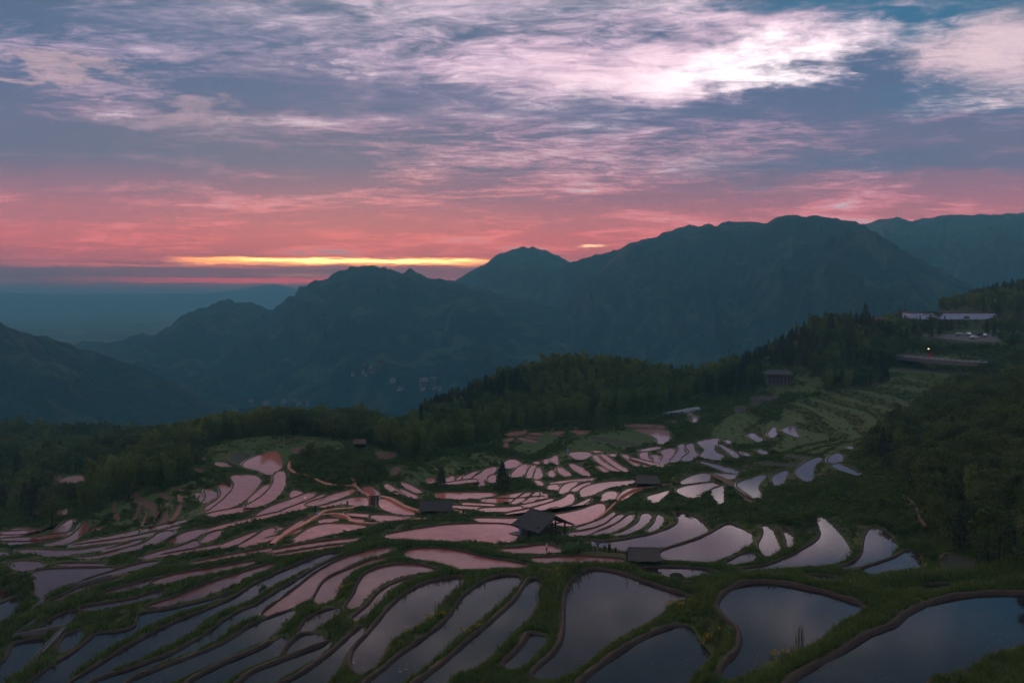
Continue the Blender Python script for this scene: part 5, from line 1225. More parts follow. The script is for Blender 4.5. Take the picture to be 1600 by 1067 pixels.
# ------------------------------------------------------------------ grass
def tuft(rg, n, h, w_, spread):
    V = []; F = []
    for i in range(n):
        a = rg.random() * 6.28; b = np.array([rg.normal() * spread, rg.normal() * spread, -0.04]); hh = h * (0.55 + 0.6 * rg.random())
        ln = hh * (0.15 + 0.5 * rg.random()); d = np.array([math.cos(a), math.sin(a), 0]); s = np.array([-d[1], d[0], 0]) * w_
        k = len(V); mid = b + d * ln * 0.35 + np.array([0, 0, hh * 0.62]); tip = b + d * ln + np.array([0, 0, hh])
        V += [b - s, b + s, mid + s * 0.7, mid - s * 0.7, tip + s * 0.12, tip - s * 0.12]; F += [(k, k + 1, k + 2, k + 3), (k + 3, k + 2, k + 4, k + 5)]
    return np.array(V), np.array(F)
gk = []
for v in range(4):
    Vt, Ft = tuft(np.random.default_rng(40 + v), 16, 0.42, 0.014, 0.13); gk.append(mesh_np('grass_tuft', Vt, Ft, M['grass'], False))
for v in range(3):
    Vt, Ft = tuft(np.random.default_rng(60 + v), 26, 0.55, 0.030, 0.34); gk.append(mesh_np('grass_clump', Vt, Ft, M['grass'], False))
for v in range(2):
    Q = bush_cards(np.random.default_rng(80 + v), 0.8, 0.8, 120, 0.30); gk.append(mesh_np('weed_clump', Q, quads(len(Q) // 4), M['bush'], False))
Vt, Ft = tuft(np.random.default_rng(91), 12, 0.5, 0.016, 0.12); fv = []
rgf = np.random.default_rng(92); Q = leaf_cards(np.stack([rgf.normal(size=16) * 0.14, rgf.normal(size=16) * 0.14, 0.42 + 0.16 * rgf.random(16)], 1), 0.11, rgf, None, 0.9)
nV = len(Vt); gk.append(mesh_np('flower_tuft', np.concatenate([Vt, Q]), np.concatenate([Ft, quads(16) + nV]), [M['grass'], M['flower']], False, [0] * len(Ft) + [1] * 16))
FLOWER_PX = [(585, 878, 16), (636, 894, 9), (655, 973, 26), (625, 990, 12), (865, 896, 14), (872, 905, 16), (1055, 950, 12), (745, 985, 10), (530, 925, 14), (575, 925, 12), (690, 962, 16), (1100, 1010, 10), (1215, 1030, 10)]
G_loc, G_idx, G_s = [], [], []
for q in ((493, 802), (533, 793), (543, 794), (562, 774), (590, 789), (854, 864), (927, 862), (934, 864), (945, 863), (952, 864), (962, 866), (1057, 903)):
    l = locate(*q)
    for k_ in (0, -1.5, -3.0): PATHS.append((np.array([[l.x, l.y]]) * (1 + k_ / math.hypot(l.x, l.y)), 3.2))       # trodden ground where people stand
for (r0, r1, dens, kinds, smin, smax) in ((44, 90, 15.0, (0, 1, 2, 3), 0.8, 1.45), (90, 135, 9.0, (0, 1, 2, 3, 4), 0.9, 1.6), (135, 190, 3.4, (4, 5, 6, 4, 5, 6, 7), 0.6, 1.2), (190, 280, 1.9, (4, 5, 6, 4, 5, 6, 7, 8), 0.6, 1.3), (280, 460, 0.75, (4, 5, 6, 4, 5, 6, 7, 8), 0.9, 1.7)):
    area = R(72) * (r1 ** 2 - r0 ** 2) / 2; n = int(area * dens)
    a = R(-36) + R(72) * rng.random(n); r = np.sqrt(r0 ** 2 + (r1 ** 2 - r0 ** 2) * rng.random(n)); x = r * np.sin(a); y = r * np.cos(a)
    dm = grid_sample(dmin, x, y); B1 = grid_sample(GZ, x, y)
    lim = np.where(r < 95, 0.62, np.where(r < 150, 0.55, 0.45))
    # the mud of a bund's crown stays bare, its foot and the banks are overgrown
    cover = fbm(x / 3.2, y / 3.2, 3)
    keep = (dm > lim * (0.55 + 0.9 * cover)) & (cover + 0.25 * rng.random(n) > 0.40) & (rng.random(n) > grid_sample(MEAD, x, y) * 0.97)
    px, py = project(x, y, B1); keep &= (px > -200) & (px < 1800) & (py < 1150)
    for (P, w_) in PATHS:
        bx0, by0 = P.min(0) - 2; bx1, by1 = P.max(0) + 2; m = keep & (x > bx0) & (x < bx1) & (y > by0) & (y < by1)
        ii = np.where(m)[0]
        if len(ii):
            dd = np.min((x[ii, None] - P[None, :, 0]) ** 2 + (y[ii, None] - P[None, :, 1]) ** 2, 1); keep[ii[dd < (w_ * 0.62) ** 2]] = False
    x, y, z = x[keep], y[keep], B1[keep]; kk = rng.choice(kinds, len(x))
    kn = (px[keep] > 300) & (px[keep] < 640) & (py[keep] > 668) & (py[keep] < 735); kk = np.where(kn & (kk > 6), 4, kk)      # mown top of the knoll
    s = (smin + (smax - smin) * rng.random(len(x))) * (0.65 + 0.7 * fbm(x / 6, y / 6, 2))
    hk = np.array([.42] * 4 + [.55] * 3 + [.85] * 2)[kk]; rm = sight_room(x, y, z); s = np.minimum(s, np.maximum(rm, 0.0) / hk * 1.1 + 0.10)
    s = s * np.clip(0.22 + grid_sample(dmin, x, y) / 4.5, 0.22, 1.0) if r0 > 120 else s
    s = np.where(grid_sample(STEPM.astype(np.float32), x, y) > 0.5, np.minimum(s, 0.75), s)
    ok = s > 0.16; x, y, z, s, kk = x[ok], y[ok], z[ok], s[ok], kk[ok]
    if len(x): G_loc.append(np.stack([x, y, z], 1)); G_idx.append(kk); G_s.append(s)
for px, py, n in FLOWER_PX:
    l = locate(px, py)
    for _ in range(n):
        x = l.x + random.gauss(0, 0.9); y = l.y + random.gauss(0, 0.9); 
        if grid_sample(inside.astype(float), np.array([x]), np.array([y]))[0] > 0.3: continue
        G_loc.append(np.array([[x, y, float(grid_sample(GZ, np.array([x]), np.array([y]))[0])]])); G_idx.append(np.array([9])); G_s.append(np.array([random.uniform(.8, 1.3)]))
G_loc = np.concatenate(G_loc); G_idx = np.concatenate(G_idx); G_s = np.concatenate(G_s); ng = len(G_loc)
print('grass', ng)
scatter('grass', gk, G_loc, rng.random(ng) * 6.28, np.stack([G_s, G_s, G_s * rng.uniform(.8, 1.25, ng)], 1), G_idx, 'rough green grass with yellow flowers on the terrace banks', 'grass', rng.normal(size=(ng, 2)) * 0.08)
# reeds standing in the water of the bell shaped paddy
def reed(px, py, lev, h, n, label):
    x, y = on_plane(px, py, lev); mb = MB(); rg = np.random.default_rng(int(px))
    for i in range(n):
        a = rg.random() * 6.28; b = Vector((rg.normal() * .18, rg.normal() * .18, -.1)); mb.tube([b, b + Vector((math.cos(a) * .06, math.sin(a) * .06, h * .6)), b + Vector((math.cos(a) * .2, math.sin(a) * .2, h))], [.02, .016, .004], 4)
    o = mb.build('reed', M['grass'], loc=(float(x), float(y), lev)); tag(o, label, 'reed')
reed(980, 904, -31.0, 1.1, 4, 'thin reeds standing in the bell shaped paddy')
reed(1250, 1000, -28.0, 1.3, 12, 'clump of upright reeds in the rounded paddy')
# ------------------------------------------------------------------ huts
M['thatch'] = plain('grey_thatch', (0.075, 0.066, 0.062), 0.9, 0.45, 4.0, 0.9)
M['thatch_brown'] = plain('brown_thatch', (0.115, 0.088, 0.075), 0.9, 0.4, 4.0, 0.9)
M['wood'] = plain('weathered_wood', (0.06, 0.045, 0.035), 0.8, 0.4, 3.0, 0.3)
M['planks'] = plain('hut_planks', (0.09, 0.065, 0.05), 0.8, 0.4, 3.0, 0.3)
M['tarp'] = plain('blue_tarp', (0.04, 0.30, 0.42), 0.5, 0.2)
M['stone'] = plain('grey_stone', (0.16, 0.14, 0.13), 0.9, 0.4, 2.0, 0.6)
M['plaster'] = plain('white_plaster', (0.40, 0.38, 0.37), 0.8, 0.12, 1.0)
M['cream'] = plain('cream_wall', (0.13, 0.115, 0.09), 0.8, 0.15, 1.0)
M['brickred'] = plain('red_brown_wall', (0.20, 0.085, 0.06), 0.8, 0.2, 1.0)
M['pinkroof'] = plain('faded_brown_roof', (0.14, 0.085, 0.075), 0.85, 0.3, 2.0, 0.3)
M['rooftile'] = plain('dark_roof_tile', (0.07, 0.07, 0.08), 0.8, 0.3, 2.0, 0.3)
M['redtile'] = plain('red_roof_tile', (0.26, 0.09, 0.06), 0.8, 0.3, 2.0, 0.3)
M['glass'] = plain('window_glass', (0.05, 0.065, 0.08), 0.1, 0.1, 1.0, spec=0.8)
M['whiteband'] = plain('white_metal_fascia', (0.44, 0.66, 0.86), 0.6, 0.06, 1.0, spec=0.1)
M['asphalt'] = plain('car_park_paving', (0.17, 0.15, 0.145), 0.9, 0.2, 1.0)
M['rail'] = plain('pale_railing', (0.50, 0.50, 0.50), 0.5, 0.1, 1.0)
M['red'] = plain('red_paint', (0.45, 0.02, 0.03), 0.5, 0.1)
M['poly'] = plain('polytunnel_film', (0.20, 0.215, 0.23), 0.5, 0.3, 0.6, spec=0.5)
M['rubber'] = plain('tyre_rubber', (0.02, 0.02, 0.02), 0.9, 0.2)
M['boulder'] = plain('dark_boulder', (0.045, 0.042, 0.035), 0.95, 0.5, 2.5, 0.9)

def thatch_sheet(p00, p10, p11, p01, thick, nu, nv, material, name, parent, rg):
    """one roof slope as a thick uneven mat: p00-p10 eave, p01-p11 ridge"""
    p00, p10, p11, p01 = map(Vector, (p00, p10, p11, p01)); nrm = (p10 - p00).cross(p01 - p00).normalized()
    V = []; F = []
    for layer in (0, 1):
        for j in range(nv + 1):
            for i in range(nu + 1):
                u, v = i / nu, j / nv; p = (p00 * (1 - u) + p10 * u) * (1 - v) + (p01 * (1 - u) + p11 * u) * v
                sag = -0.10 * math.sin(math.pi * v) ; rag = 0 if j else rg.normal() * 0.07
                p = p + nrm * (thick * layer + sag * 0.5 + (rg.normal() * 0.02 if layer else 0)) + (p00 - p01).normalized() * rag
                V.append(p)
    n1 = (nu + 1) * (nv + 1); ix = lambda l, i, j: l * n1 + j * (nu + 1) + i
    for j in range(nv):
        for i in range(nu):
            F.append((ix(1, i, j), ix(1, i + 1, j), ix(1, i + 1, j + 1), ix(1, i, j + 1))); F.append((ix(0, i, j + 1), ix(0, i + 1, j + 1), ix(0, i + 1, j), ix(0, i, j)))
    for i in range(nu):
        F.append((ix(0, i, 0), ix(0, i + 1, 0), ix(1, i + 1, 0), ix(1, i, 0))); F.append((ix(0, i + 1, nv), ix(0, i, nv), ix(1, i, nv), ix(1, i + 1, nv)))
    for j in range(nv):
        F.append((ix(0, 0, j + 1), ix(0, 0, j), ix(1, 0, j), ix(1, 0, j + 1))); F.append((ix(0, nu, j), ix(0, nu, j + 1), ix(1, nu, j + 1), ix(1, nu, j)))
    return MB().poly(V, F).build(name, material, parent)
rgh = np.random.default_rng(3)
def pavilion():
    l = locate(848, 837); c = Vector((l.x, l.y, l.z))
    root = empty('thatched_pavilion', c, R(-50)); tag(root, 'open sided pavilion with a dark pitched thatch roof among pink paddies', 'pavilion')
    hx, hy, ze, zr = 3.0, 3.9, 1.75, 3.75           # half length along the ridge, half width, eave and ridge height
    MB().box((0, 0, 0.0), (5.6, 6.6, 0.5)).build('platform', M['stone'], root)
    for x in (-2.3, 0, 2.3):
        for y in (-2.9, 2.9): MB().tube([(x, y, 0.15), (x, y, 2.2)], [0.15, 0.13], 8).build('post', M['wood'], root)
    for x in (-2.3, 2.3): MB().tube([(x, 0, 0.15), (x, 0, 3.5)], [0.15, 0.12], 8).build('post', M['wood'], root)
    for y in (-2.9, 2.9): MB().box((0, y, 2.2), (5.4, 0.2, 0.2)).build('beam', M['wood'], root)
    for x in (-2.3, 2.3): MB().box((x, 0, 2.42), (0.2, 6.4, 0.2)).build('beam', M['wood'], root)
    thatch_sheet((-hx - .5, -hy, ze), (hx + .5, -hy, ze - .12), (hx + .2, 0, zr), (-hx, 0, zr + .12), 0.26, 16, 10, M['thatch'], 'roof_slope', root, rgh)
    thatch_sheet((hx + .5, hy, ze), (-hx - .5, hy, ze), (-hx, 0, zr + .12), (hx + .2, 0, zr), 0.26, 16, 10, M['thatch'], 'roof_slope', root, rgh)
    MB().tube([(-hx - .15, 0, zr + .24), (0, 0, zr + .24), (hx + .35, 0, zr + .1)], 0.20, 8).build('ridge_roll', M['thatch'], root)
    MB().box((-2.35, -1.6, 1.1), (0.12, 2.5, 1.7)).build('wall', M['planks'], root)
    MB().box((-1.3, -2.95, 1.0), (2.0, 0.12, 1.5)).build('wall', M['planks'], root)
    MB().box((-2.0, -3.06, 1.05), (0.55, 0.06, 1.1)).build('blue_cloth', M['tarp'], root)
    for z in (0.7, 1.1):
        MB().box((1.25, -2.9, z), (2.2, 0.07, 0.09)).build('rail', M['wood'], root); MB().box((2.3, -1.4, z), (0.07, 2.8, 0.09)).build('rail', M['wood'], root)
    bn = MB().box((1.0, 2.2, 0.72), (2.4, 0.45, 0.08)); bn.box((0.1, 2.2, 0.5), (0.1, 0.4, 0.4)); bn.box((1.9, 2.2, 0.5), (0.1, 0.4, 0.4)); bn.build('bench', M['wood'], root)
    MB().box((-3.9, -2.2, -0.15), (1.6, 2.4, 0.5)).build('stone_step', M['stone'], root)
    return c
PAV = pavilion()
def small_hut(px, py, wpx, label, rz, material, wall, eave=1.5, ridge=2.6, depth=3.2, open_=True, low=False):
    l = locate(px, py); d = math.hypot(l.x, l.y); w_ = wpx / F_PX * d
    root = empty('thatched_hut', (l.x, l.y, l.z), rz); tag(root, label, 'hut')
    hx, hy = w_ / 2, depth / 2
    for x in (-hx * .8, hx * .8):
        for y in (-hy * .75, hy * .75): MB().tube([(x, y, -.3), (x, y, eave + .25)], 0.09, 6).build('post', M['wood'], root)
    if wall: MB().box((0, hy * .7, eave * .5), (w_ * .78, 0.1, eave)).build('wall', M['planks'], root); MB().box((-hx * .78, 0, eave * .5), (0.1, depth * .66, eave)).build('wall', M['planks'], root)
    MB().box((0, -hy * .75, eave + .22), (w_ * .9, .12, .12)).build('beam', M['wood'], root); MB().box((0, hy * .75, eave + .22), (w_ * .9, .12, .12)).build('beam', M['wood'], root)
    thatch_sheet((-hx, -hy - .2, eave), (hx, -hy - .2, eave - .05), (hx * .9, 0, ridge), (-hx * .9, 0, ridge), 0.2, 10, 6, material, 'roof_slope', root, rgh)
    thatch_sheet((hx, hy + .2, eave), (-hx, hy + .2, eave), (-hx * .9, 0, ridge), (hx * .9, 0, ridge), 0.2, 10, 6, material, 'roof_slope', root, rgh)
    MB().tube([(-hx * .92, 0, ridge + .14), (hx * .92, 0, ridge + .14)], 0.15, 6).build('ridge_roll', material, root)
    return root
small_hut(681, 803, 54, 'low dark thatched hut at the end of the stone path', R(5), M['thatch'], True, 1.0, 2.4, 4.0)
small_hut(1005, 879, 52, 'low shed with a flat brown thatch roof behind a bund', R(-2), M['thatch_brown'], True, 0.7, 1.9, 3.4)
small_hut(1010, 760, 38, 'distant shed with a brown roof on the middle terraces', R(0), M['thatch_brown'], True, 1.0, 2.3, 4.0)
small_hut(562, 701, 20, 'tiny brown roofed shelter on top of the knoll', R(10), M['pinkroof'], True, 1.6, 2.6, 3.4)
# stone slab beside the pavilion
l = locate(802, 846)
# dark gate posts on the path
l = locate(585, 791); g = empty('gate', (l.x, l.y, l.z), R(8)); tag(g, 'dark wooden gate frame with a pale banner pole beside the stone steps', 'gate')
for x in (-1.0, 0.75): MB().box((x, 0, 1.1), (0.16, 0.16, 2.3)).build('post', M['wood'], g)
MB().box((-0.12, 0, 2.15), (2.2, 0.14, 0.16)).build('crossbeam', M['wood'], g)
MB().box((-0.4, 0.02, 1.0), (0.9, 0.06, 1.9)).build('panel', M['planks'], g)
MB().tube([(1.0, 0, -.1), (1.0, 0, 2.9)], .03, 6).build('pole', M['plaster'], g)
MB().box((1.02, 0.0, 2.1), (.26, .03, 1.4)).build('banner', M['whiteband'], g)
# notice board by the low brown shed
l = locate(979, 882); s = empty('signpost', (l.x, l.y, l.z)); tag(s, 'dark wooden post beside the low brown shed', 'post')
MB().box((0, 0, .8), (.18, .18, 2.0)).build('post', M['wood'], s); MB().box((0, 0, 1.85), (.34, .34, .14)).build('cap', M['thatch'], s)
# boulder in the flat paddy
x, y = on_plane(1057, 903, -36.8); bm = bmesh.new(); bmesh.ops.create_icosphere(bm, subdivisions=4, radius=1.0)
for v in bm.verts:
    n = mnoise.fractal(v.co * 1.4 + Vector((5, 1, 2)), 1.0, 2.0, 4) ; v.co = Vector((v.co.x * 1.05, v.co.y * .8, v.co.z * .62)) * (1 + .22 * n)
me = bpy.data.meshes.new('boulder'); bm.to_mesh(me); bm.free(); me.materials.append(M['boulder'])
tag(add_obj('boulder', me, loc=(float(x), float(y), -36.75)), 'dark mossy boulder half sunk in the flat paddy', 'boulder')
x, y = on_plane(576, 965, -34.6)
me2 = me.copy(); me2.materials.clear(); me2.materials.append(M['stone']); o = add_obj('boulder', me2, loc=(float(x), float(y), -34.5)); o.scale = (.95, .7, .55)
tag(o, 'pale brown boulder at the tip of a narrow curved paddy', 'boulder')

# ------------------------------------------------------------------ polytunnel, buildings, road
def polytunnel(px0, py0, px1, py1, label, rad=2.4):
    a, b = locate(px0, py0), locate(px1, py1); L = (b - a).length; ang = math.atan2(b.y - a.y, b.x - a.x)
    root = empty('polytunnel', a, ang); tag(root, label, 'greenhouse'); V = []; n = 26; m = 10; dz = b.z - a.z
    for i in range(n + 1):
        for k in range(m + 1):
            t = math.pi * k / m; rr = rad * (1.0 - (0.035 if i % 3 == 1 else 0)); V.append((L * i / n, rr * math.cos(t), rr * 0.9 * math.sin(t) + dz * i / n - .2))
    F = [(i * (m + 1) + k, (i + 1) * (m + 1) + k, (i + 1) * (m + 1) + k + 1, i * (m + 1) + k + 1) for i in range(n) for k in range(m)]
    F.append(tuple(range(m, -1, -1))); F.append(tuple(n * (m + 1) + k for k in range(m + 1)))
    MB().poly(V, F).build('film', M['poly'], root, smooth=False)
    for i in range(0, n + 1, 3):
        MB().tube([(L * i / n, (rad + .03) * math.cos(math.pi * k / 8), (rad + .03) * .9 * math.sin(math.pi * k / 8) + dz * i / n - .2) for k in range(9)], .06, 5).build('hoop', M['rail'], root)
polytunnel(1042, 650, 1090, 641, 'long pale polytunnel at the foot of the wood', 1.8)
# long building on the shoulder
def long_building():
    a = locate(1420, 508); d = math.hypot(a.x, a.y); k = d / F_PX
    right = locate(1540, 508); c = Vector((a.x, a.y, 0)); zt = lambda row: (HORIZON - row) / F_PX * d * 0.985
    W = 118 * k; ang = R(-6); root = empty('long_building', (a.x, a.y, zt(512)), ang); tag(root, 'long low building with a white fascia band above the car park', 'building')
    H = zt(487) - zt(512)
    MB().box((W * .5, 6, H * .32), (W * .98, 11.8, H * .70)).build('wall', M['brickred'], root)
    MB().box((W * .5, 5.8, H * .84), (W * 1.0, 13.0, H * .36)).build('fascia', M['whiteband'], root)
    MB().box((W * .5, 5.8, H * 1.035), (W * 1.03, 13.6, H * .05)).build('roof', M['rooftile'], root)
    for i, (x0, x1, col) in enumerate(((.36, .46, 'glass'), (.48, .57, 'glass'), (.585, .665, 'whiteband'), (.68, .80, 'glass'), (.82, .96, 'glass'))):
        w_ = MB().box((W * (x0 + x1) / 2, -.02 if col == 'glass' else -.35, H * .36), (W * (x1 - x0), .16 if col == 'glass' else .8, H * .58)).build('window' if col == 'glass' else 'entrance_bay', M[col], root)
        if col == 'glass':
            for q in range(1, 4): MB().box((W * (x0 + (x1 - x0) * q / 4), -.14, H * .36), (.12, .08, H * .58)).build('mullion', M['rail'], w_)
    MB().box((-W * .12, 9, H * .28), (W * .5, 9, H * .62)).build('side_wing', M['brickred'], root)
    MB().box((-W * .12, 9, H * .63), (W * .54, 10, H * .10)).build('side_wing_roof', M['redtile'], root)
long_building()
def colonnade_house():
    l = locate(1218, 603); d = math.hypot(l.x, l.y); k = d / F_PX; W = 34 * k
    root = empty('house', (l.x, l.y, l.z - .3), R(-10)); tag(root, 'pale house with tall window bays under a grey roof in the wood', 'house'); H = 22 * k
    MB().box((0, 3, H * .42), (W, 6, H * .84)).build('wall', M['cream'], root)
    mb = MB(); mb.poly([(-W * .62, -1.2, H * .84), (W * .55, -1.2, H * .84), (W * .55, 7, H * .84), (-W * .62, 7, H * .84), (-W * .5, 3, H * 1.08), (W * .45, 3, H * 1.08)], [(0, 1, 5, 4), (1, 2, 5), (2, 3, 4, 5), (3, 0, 4), (3, 2, 1, 0)]); mb.build('roof', M['rooftile'], root)
    for i in range(6):
        wn = MB().box((W * (-.40 + .16 * i), -.02, H * .48), (W * .09, .12, H * .56)).build('window', M['glass'], root)
        MB().box((W * (-.40 + .16 * i), -.10, H * .48), (W * .095, .05, .09)).build('mullion', M['cream'], wn)
colonnade_house()
# car park and road
def car_park():
    rows = [(523.0, 1440, 1556), (525, 1440, 1558), (528, 1446, 1560), (531, 1470, 1562), (535, 1512, 1566)]; V = []; n = 9
    for py, a, b in rows:
        for i in range(n): l = locate(a + (b - a) * i / (n - 1), py); V.append((l.x, l.y, l.z))
    V = np.array(V).reshape(len(rows), n, 3); zz = V[:, :, 2]
    pl = np.linalg.lstsq(np.c_[V[:, :, 0].ravel(), V[:, :, 1].ravel(), np.ones(zz.size)], zz.ravel(), rcond=None)[0]
    V[:, :, 2] = np.maximum(zz + 0.12, V[:, :, 0] * pl[0] + V[:, :, 1] * pl[1] + pl[2] + 0.15)
    top = [tuple(v) for v in V.reshape(-1, 3)]; m = len(rows); F = [(j * n + i, j * n + i + 1, (j + 1) * n + i + 1, (j + 1) * n + i) for j in range(m - 1) for i in range(n - 1)]
    k = len(top); low = [(x, y, z - 1.0) for x, y, z in top]; rim = [i for i in range(n)] + [j * n + n - 1 for j in range(1, m)] + [(m - 1) * n + i for i in range(n - 2, -1, -1)] + [j * n for j in range(m - 2, 0, -1)]
    F += [(rim[i], rim[(i + 1) % len(rim)], rim[(i + 1) % len(rim)] + k, rim[i] + k) for i in range(len(rim))]
    o = MB().poly(top + low, F).build('car_park', M['asphalt']); tag(o, 'pale paved car park below the long building', 'car park', kind='structure')
    return pl
PLN = car_park()
def car(px, py, rz, body, label):
    l = locate(px, py); zc = max(l.z + .13, l.x * PLN[0] + l.y * PLN[1] + PLN[2] + .16); root = empty('parked_car', (l.x, l.y, zc), rz); tag(root, label, 'car', 'cars in the car park')
    prof = [(-2.15, .35), (-2.2, .75), (-2.0, .95), (-1.55, 1.02), (-1.0, 1.45), (.55, 1.48), (1.2, 1.02), (1.95, .9), (2.2, .7), (2.2, .35)]
    n = len(prof); V = [(a, -.85 if b < 1.1 else -.68, b) for a, b in prof] + [(a, .85 if b < 1.1 else .68, b) for a, b in prof]
    F = [tuple(range(n))[::-1], tuple(range(n, 2 * n))] + [(i, (i + 1) % n, (i + 1) % n + n, i + n) for i in range(n)]
    MB().poly(V, F).build('body', body, root)
    for s in (-1, 1): MB().poly([(-1.3, s * .82, 1.05), (1.0, s * .82, 1.05), (.5, s * .71, 1.4), (-.92, s * .71, 1.4)], [(0, 1, 2, 3) if s < 0 else (3, 2, 1, 0)]).build('side_window', M['glass'], root)
    MB().poly([(1.22, -.72, 1.06), (1.22, .72, 1.06), (.62, .62, 1.45), (.62, -.62, 1.45)], [(0, 1, 2, 3)]).build('windscreen', M['glass'], root)
    for a in (-1.35, 1.4):
        for s in (-1, 1): MB().tube([(a, s * .70, .33), (a, s * .89, .33)], .33, 12).build('wheel', M['rubber'], root)
M['carwhite'] = plain('white_car_paint', (0.78, 0.80, 0.84), 0.25, 0.03, 1.0, spec=0.8)
M['cardark'] = plain('dark_car_paint', (0.04, 0.05, 0.06), 0.25, 0.05, 1.0, spec=0.8)
M['carblue'] = plain('pale_blue_car_paint', (0.35, 0.45, 0.55), 0.25, 0.05, 1.0, spec=0.8)
car(1522, 529.5, R(8), M['carwhite'], 'white car parked nearest in the car park')
car(1500, 525, R(4), M['carblue'], 'pale blue car parked at the back left of the car park')
car(1513, 524.6, R(80), M['carwhite'], 'white car parked at the back of the car park')
car(1539, 526, R(60), M['carwhite'], 'white car parked at the right end of the car park')
car(1531, 524.5, R(10), M['cardark'], 'dark car parked between the white ones')
# retaining road with railing
def road():
    pts = [(1395, 556), (1440, 560), (1490, 564), (1540, 567), (1600, 566), (1660, 562)]
    L = [locate(*q) for q in pts]; zc = [l.z for l in L]; zc = np.interp(range(6), [0, 5], [np.mean(zc[:3]), np.mean(zc[3:])]) + .6
    P = [(float(on_plane(q[0], q[1], z)[0]), float(on_plane(q[0], q[1], z)[1]), float(z)) for q, z in zip(pts, zc)]
    mb = MB(); V = []
    for x, y, z in P: V += [(x, y, z), (x * 1.02, y * 1.02, z + .03), (x, y, z - 1.6), (x * 1.02, y * 1.02, z - 1.6)]
    F = []
    for i in range(5):
        a, b = i * 4, i * 4 + 4; F += [(a, b, b + 1, a + 1), (a + 2, b + 2, b, a), (a + 1, b + 1, b + 3, a + 3)]
    mb.poly(V, F); o = mb.build('road', M['asphalt']); tag(o, 'narrow road on a low retaining wall across the hillside', 'road', kind='structure')
    rt = empty('railing', P[0]); tag(rt, 'pale railing along the road edge', 'railing'); p0 = Vector(P[0])
    for h in (.55, 1.05): MB().tube([Vector(p) - p0 + Vector((0, .15, h)) for p in P], .05, 5).build('rail', M['rail'], rt)
    for i in range(5):
        n = max(2, int((Vector(P[i + 1]) - Vector(P[i])).length / 3.0))
        for q in range(n):
            v = Vector(P[i]).lerp(Vector(P[i + 1]), q / n) - p0; MB().box((v.x, v.y + .15, v.z + .55), (.12, .12, 1.1)).build('post', M['rail'], rt)
    return P
ROAD = road()
def on_road(px):
    c = [project(*p)[0] for p in ROAD]; t = np.interp(px, c, range(6)); i = min(4, int(t)); return Vector(ROAD[i]).lerp(Vector(ROAD[i + 1]), t - i) * 1.008
v = on_road(1453); s = empty('notice_board', v, R(5)); tag(s, 'red notice board standing by the road railing', 'sign')
for x in (-.7, .7): MB().box((x, 0, .8), (.1, .1, 1.8)).build('post', M['wood'], s)
MB().box((0, -.07, 1.55), (2.0, .08, 1.7)).build('panel', M['red'], s)
# lit lamp above the road
v = on_road(1459) + Vector((0, 4, 0)); s = empty('street_lamp', v); tag(s, 'street lamp with a small lit yellow head', 'street lamp')
MB().tube([(0, 0, -1), (0, 0, 4.4), (-.5, -.4, 4.6)], [.07, .05, .04], 6).build('post', M['wood'], s)
m_, t_, b_ = mat('lamp_glow'); b_.inputs['Emission Color'].default_value = (1.0, .75, .25, 1); b_.inputs['Emission Strength'].default_value = 5.0; b_.inputs['Base Color'].default_value = (.8, .6, .3, 1)
MB().box((-.65, -.5, 4.55), (.55, .35, .2), taper=.8).build('lamp_head', m_, s)

# ------------------------------------------------------------------ far hamlets
def house(x, y, z, rz, w_, dp, h, wall, roof, label, group, wins=3):
    root = empty('village_house', (x, y, z), rz); tag(root, label, 'house', group)
    MB().box((0, 0, h / 2 - 1), (w_, dp, h + 2)).build('wall', wall, root)
    e = h; rd = h + dp * .28; a, b = w_ / 2 + .6, dp / 2 + .6
    MB().poly([(-a, -b, e), (a, -b, e), (a, b, e), (-a, b, e), (-a, 0, rd), (a, 0, rd)], [(0, 1, 5, 4), (2, 3, 4, 5), (1, 2, 5), (3, 0, 4), (3, 2, 1, 0)]).build('roof', roof, root)
    for i in range(wins):
        for zz in ([h * .35] if h < 5 else [h * .25, h * .68]): MB().box((w_ * ((i + .5) / wins - .5), -dp / 2 - .02, zz), (w_ / wins * .45, .12, 1.5)).build('window', M['glass'], root)
from mathutils.bvhtree import BVHTree
_v, _f, _o = [], [], 0
for V_, F_ in FARV[:5]:
    _v += V_.tolist(); _f += (F_ + _o).tolist(); _o += len(V_)
FARTREE = BVHTree.FromPolygons(_v, _f)
def hamlet(cpx, cpy, wpx, hpx, n, label, group, near=False):
    for i in range(n):
        px, py = cpx + random.uniform(-1, 1) * wpx, cpy + random.uniform(-1, 1) * hpx
        if near: l = locate(px, py); x, y, z = l
        else:
            hit, _, _, _ = FARTREE.ray_cast(Vector((0, 0, 0)), Vector(ray(px, py)).normalized())
            if hit is None: continue
            x, y, z = hit
        w_ = random.uniform(5, 9.5) if not near else random.uniform(7, 10); h = random.choice([2.8, 3.4, 5.0, 6.4]) if not near else 4.5
        house(float(x), float(y), float(z), random.uniform(-.5, .5), w_, random.uniform(5, 7), h, M['plaster'] if random.random() < .65 else M['cream'], M['rooftile'], label, group)
hamlet(572, 577, 26, 10, 12, 'small pale house of the hazy village under the craggy ridge', 'village under the ridge')
hamlet(650, 603, 42, 9, 16, 'small pale house of the village on the valley floor', 'village on the valley floor')
hamlet(440, 632, 48, 7, 18, 'pale house of the village just behind the knoll grove', 'village behind the knoll')
hamlet(45, 668, 22, 3, 6, 'little white house in the valley wood at the left', 'houses in the valley wood', near=True)
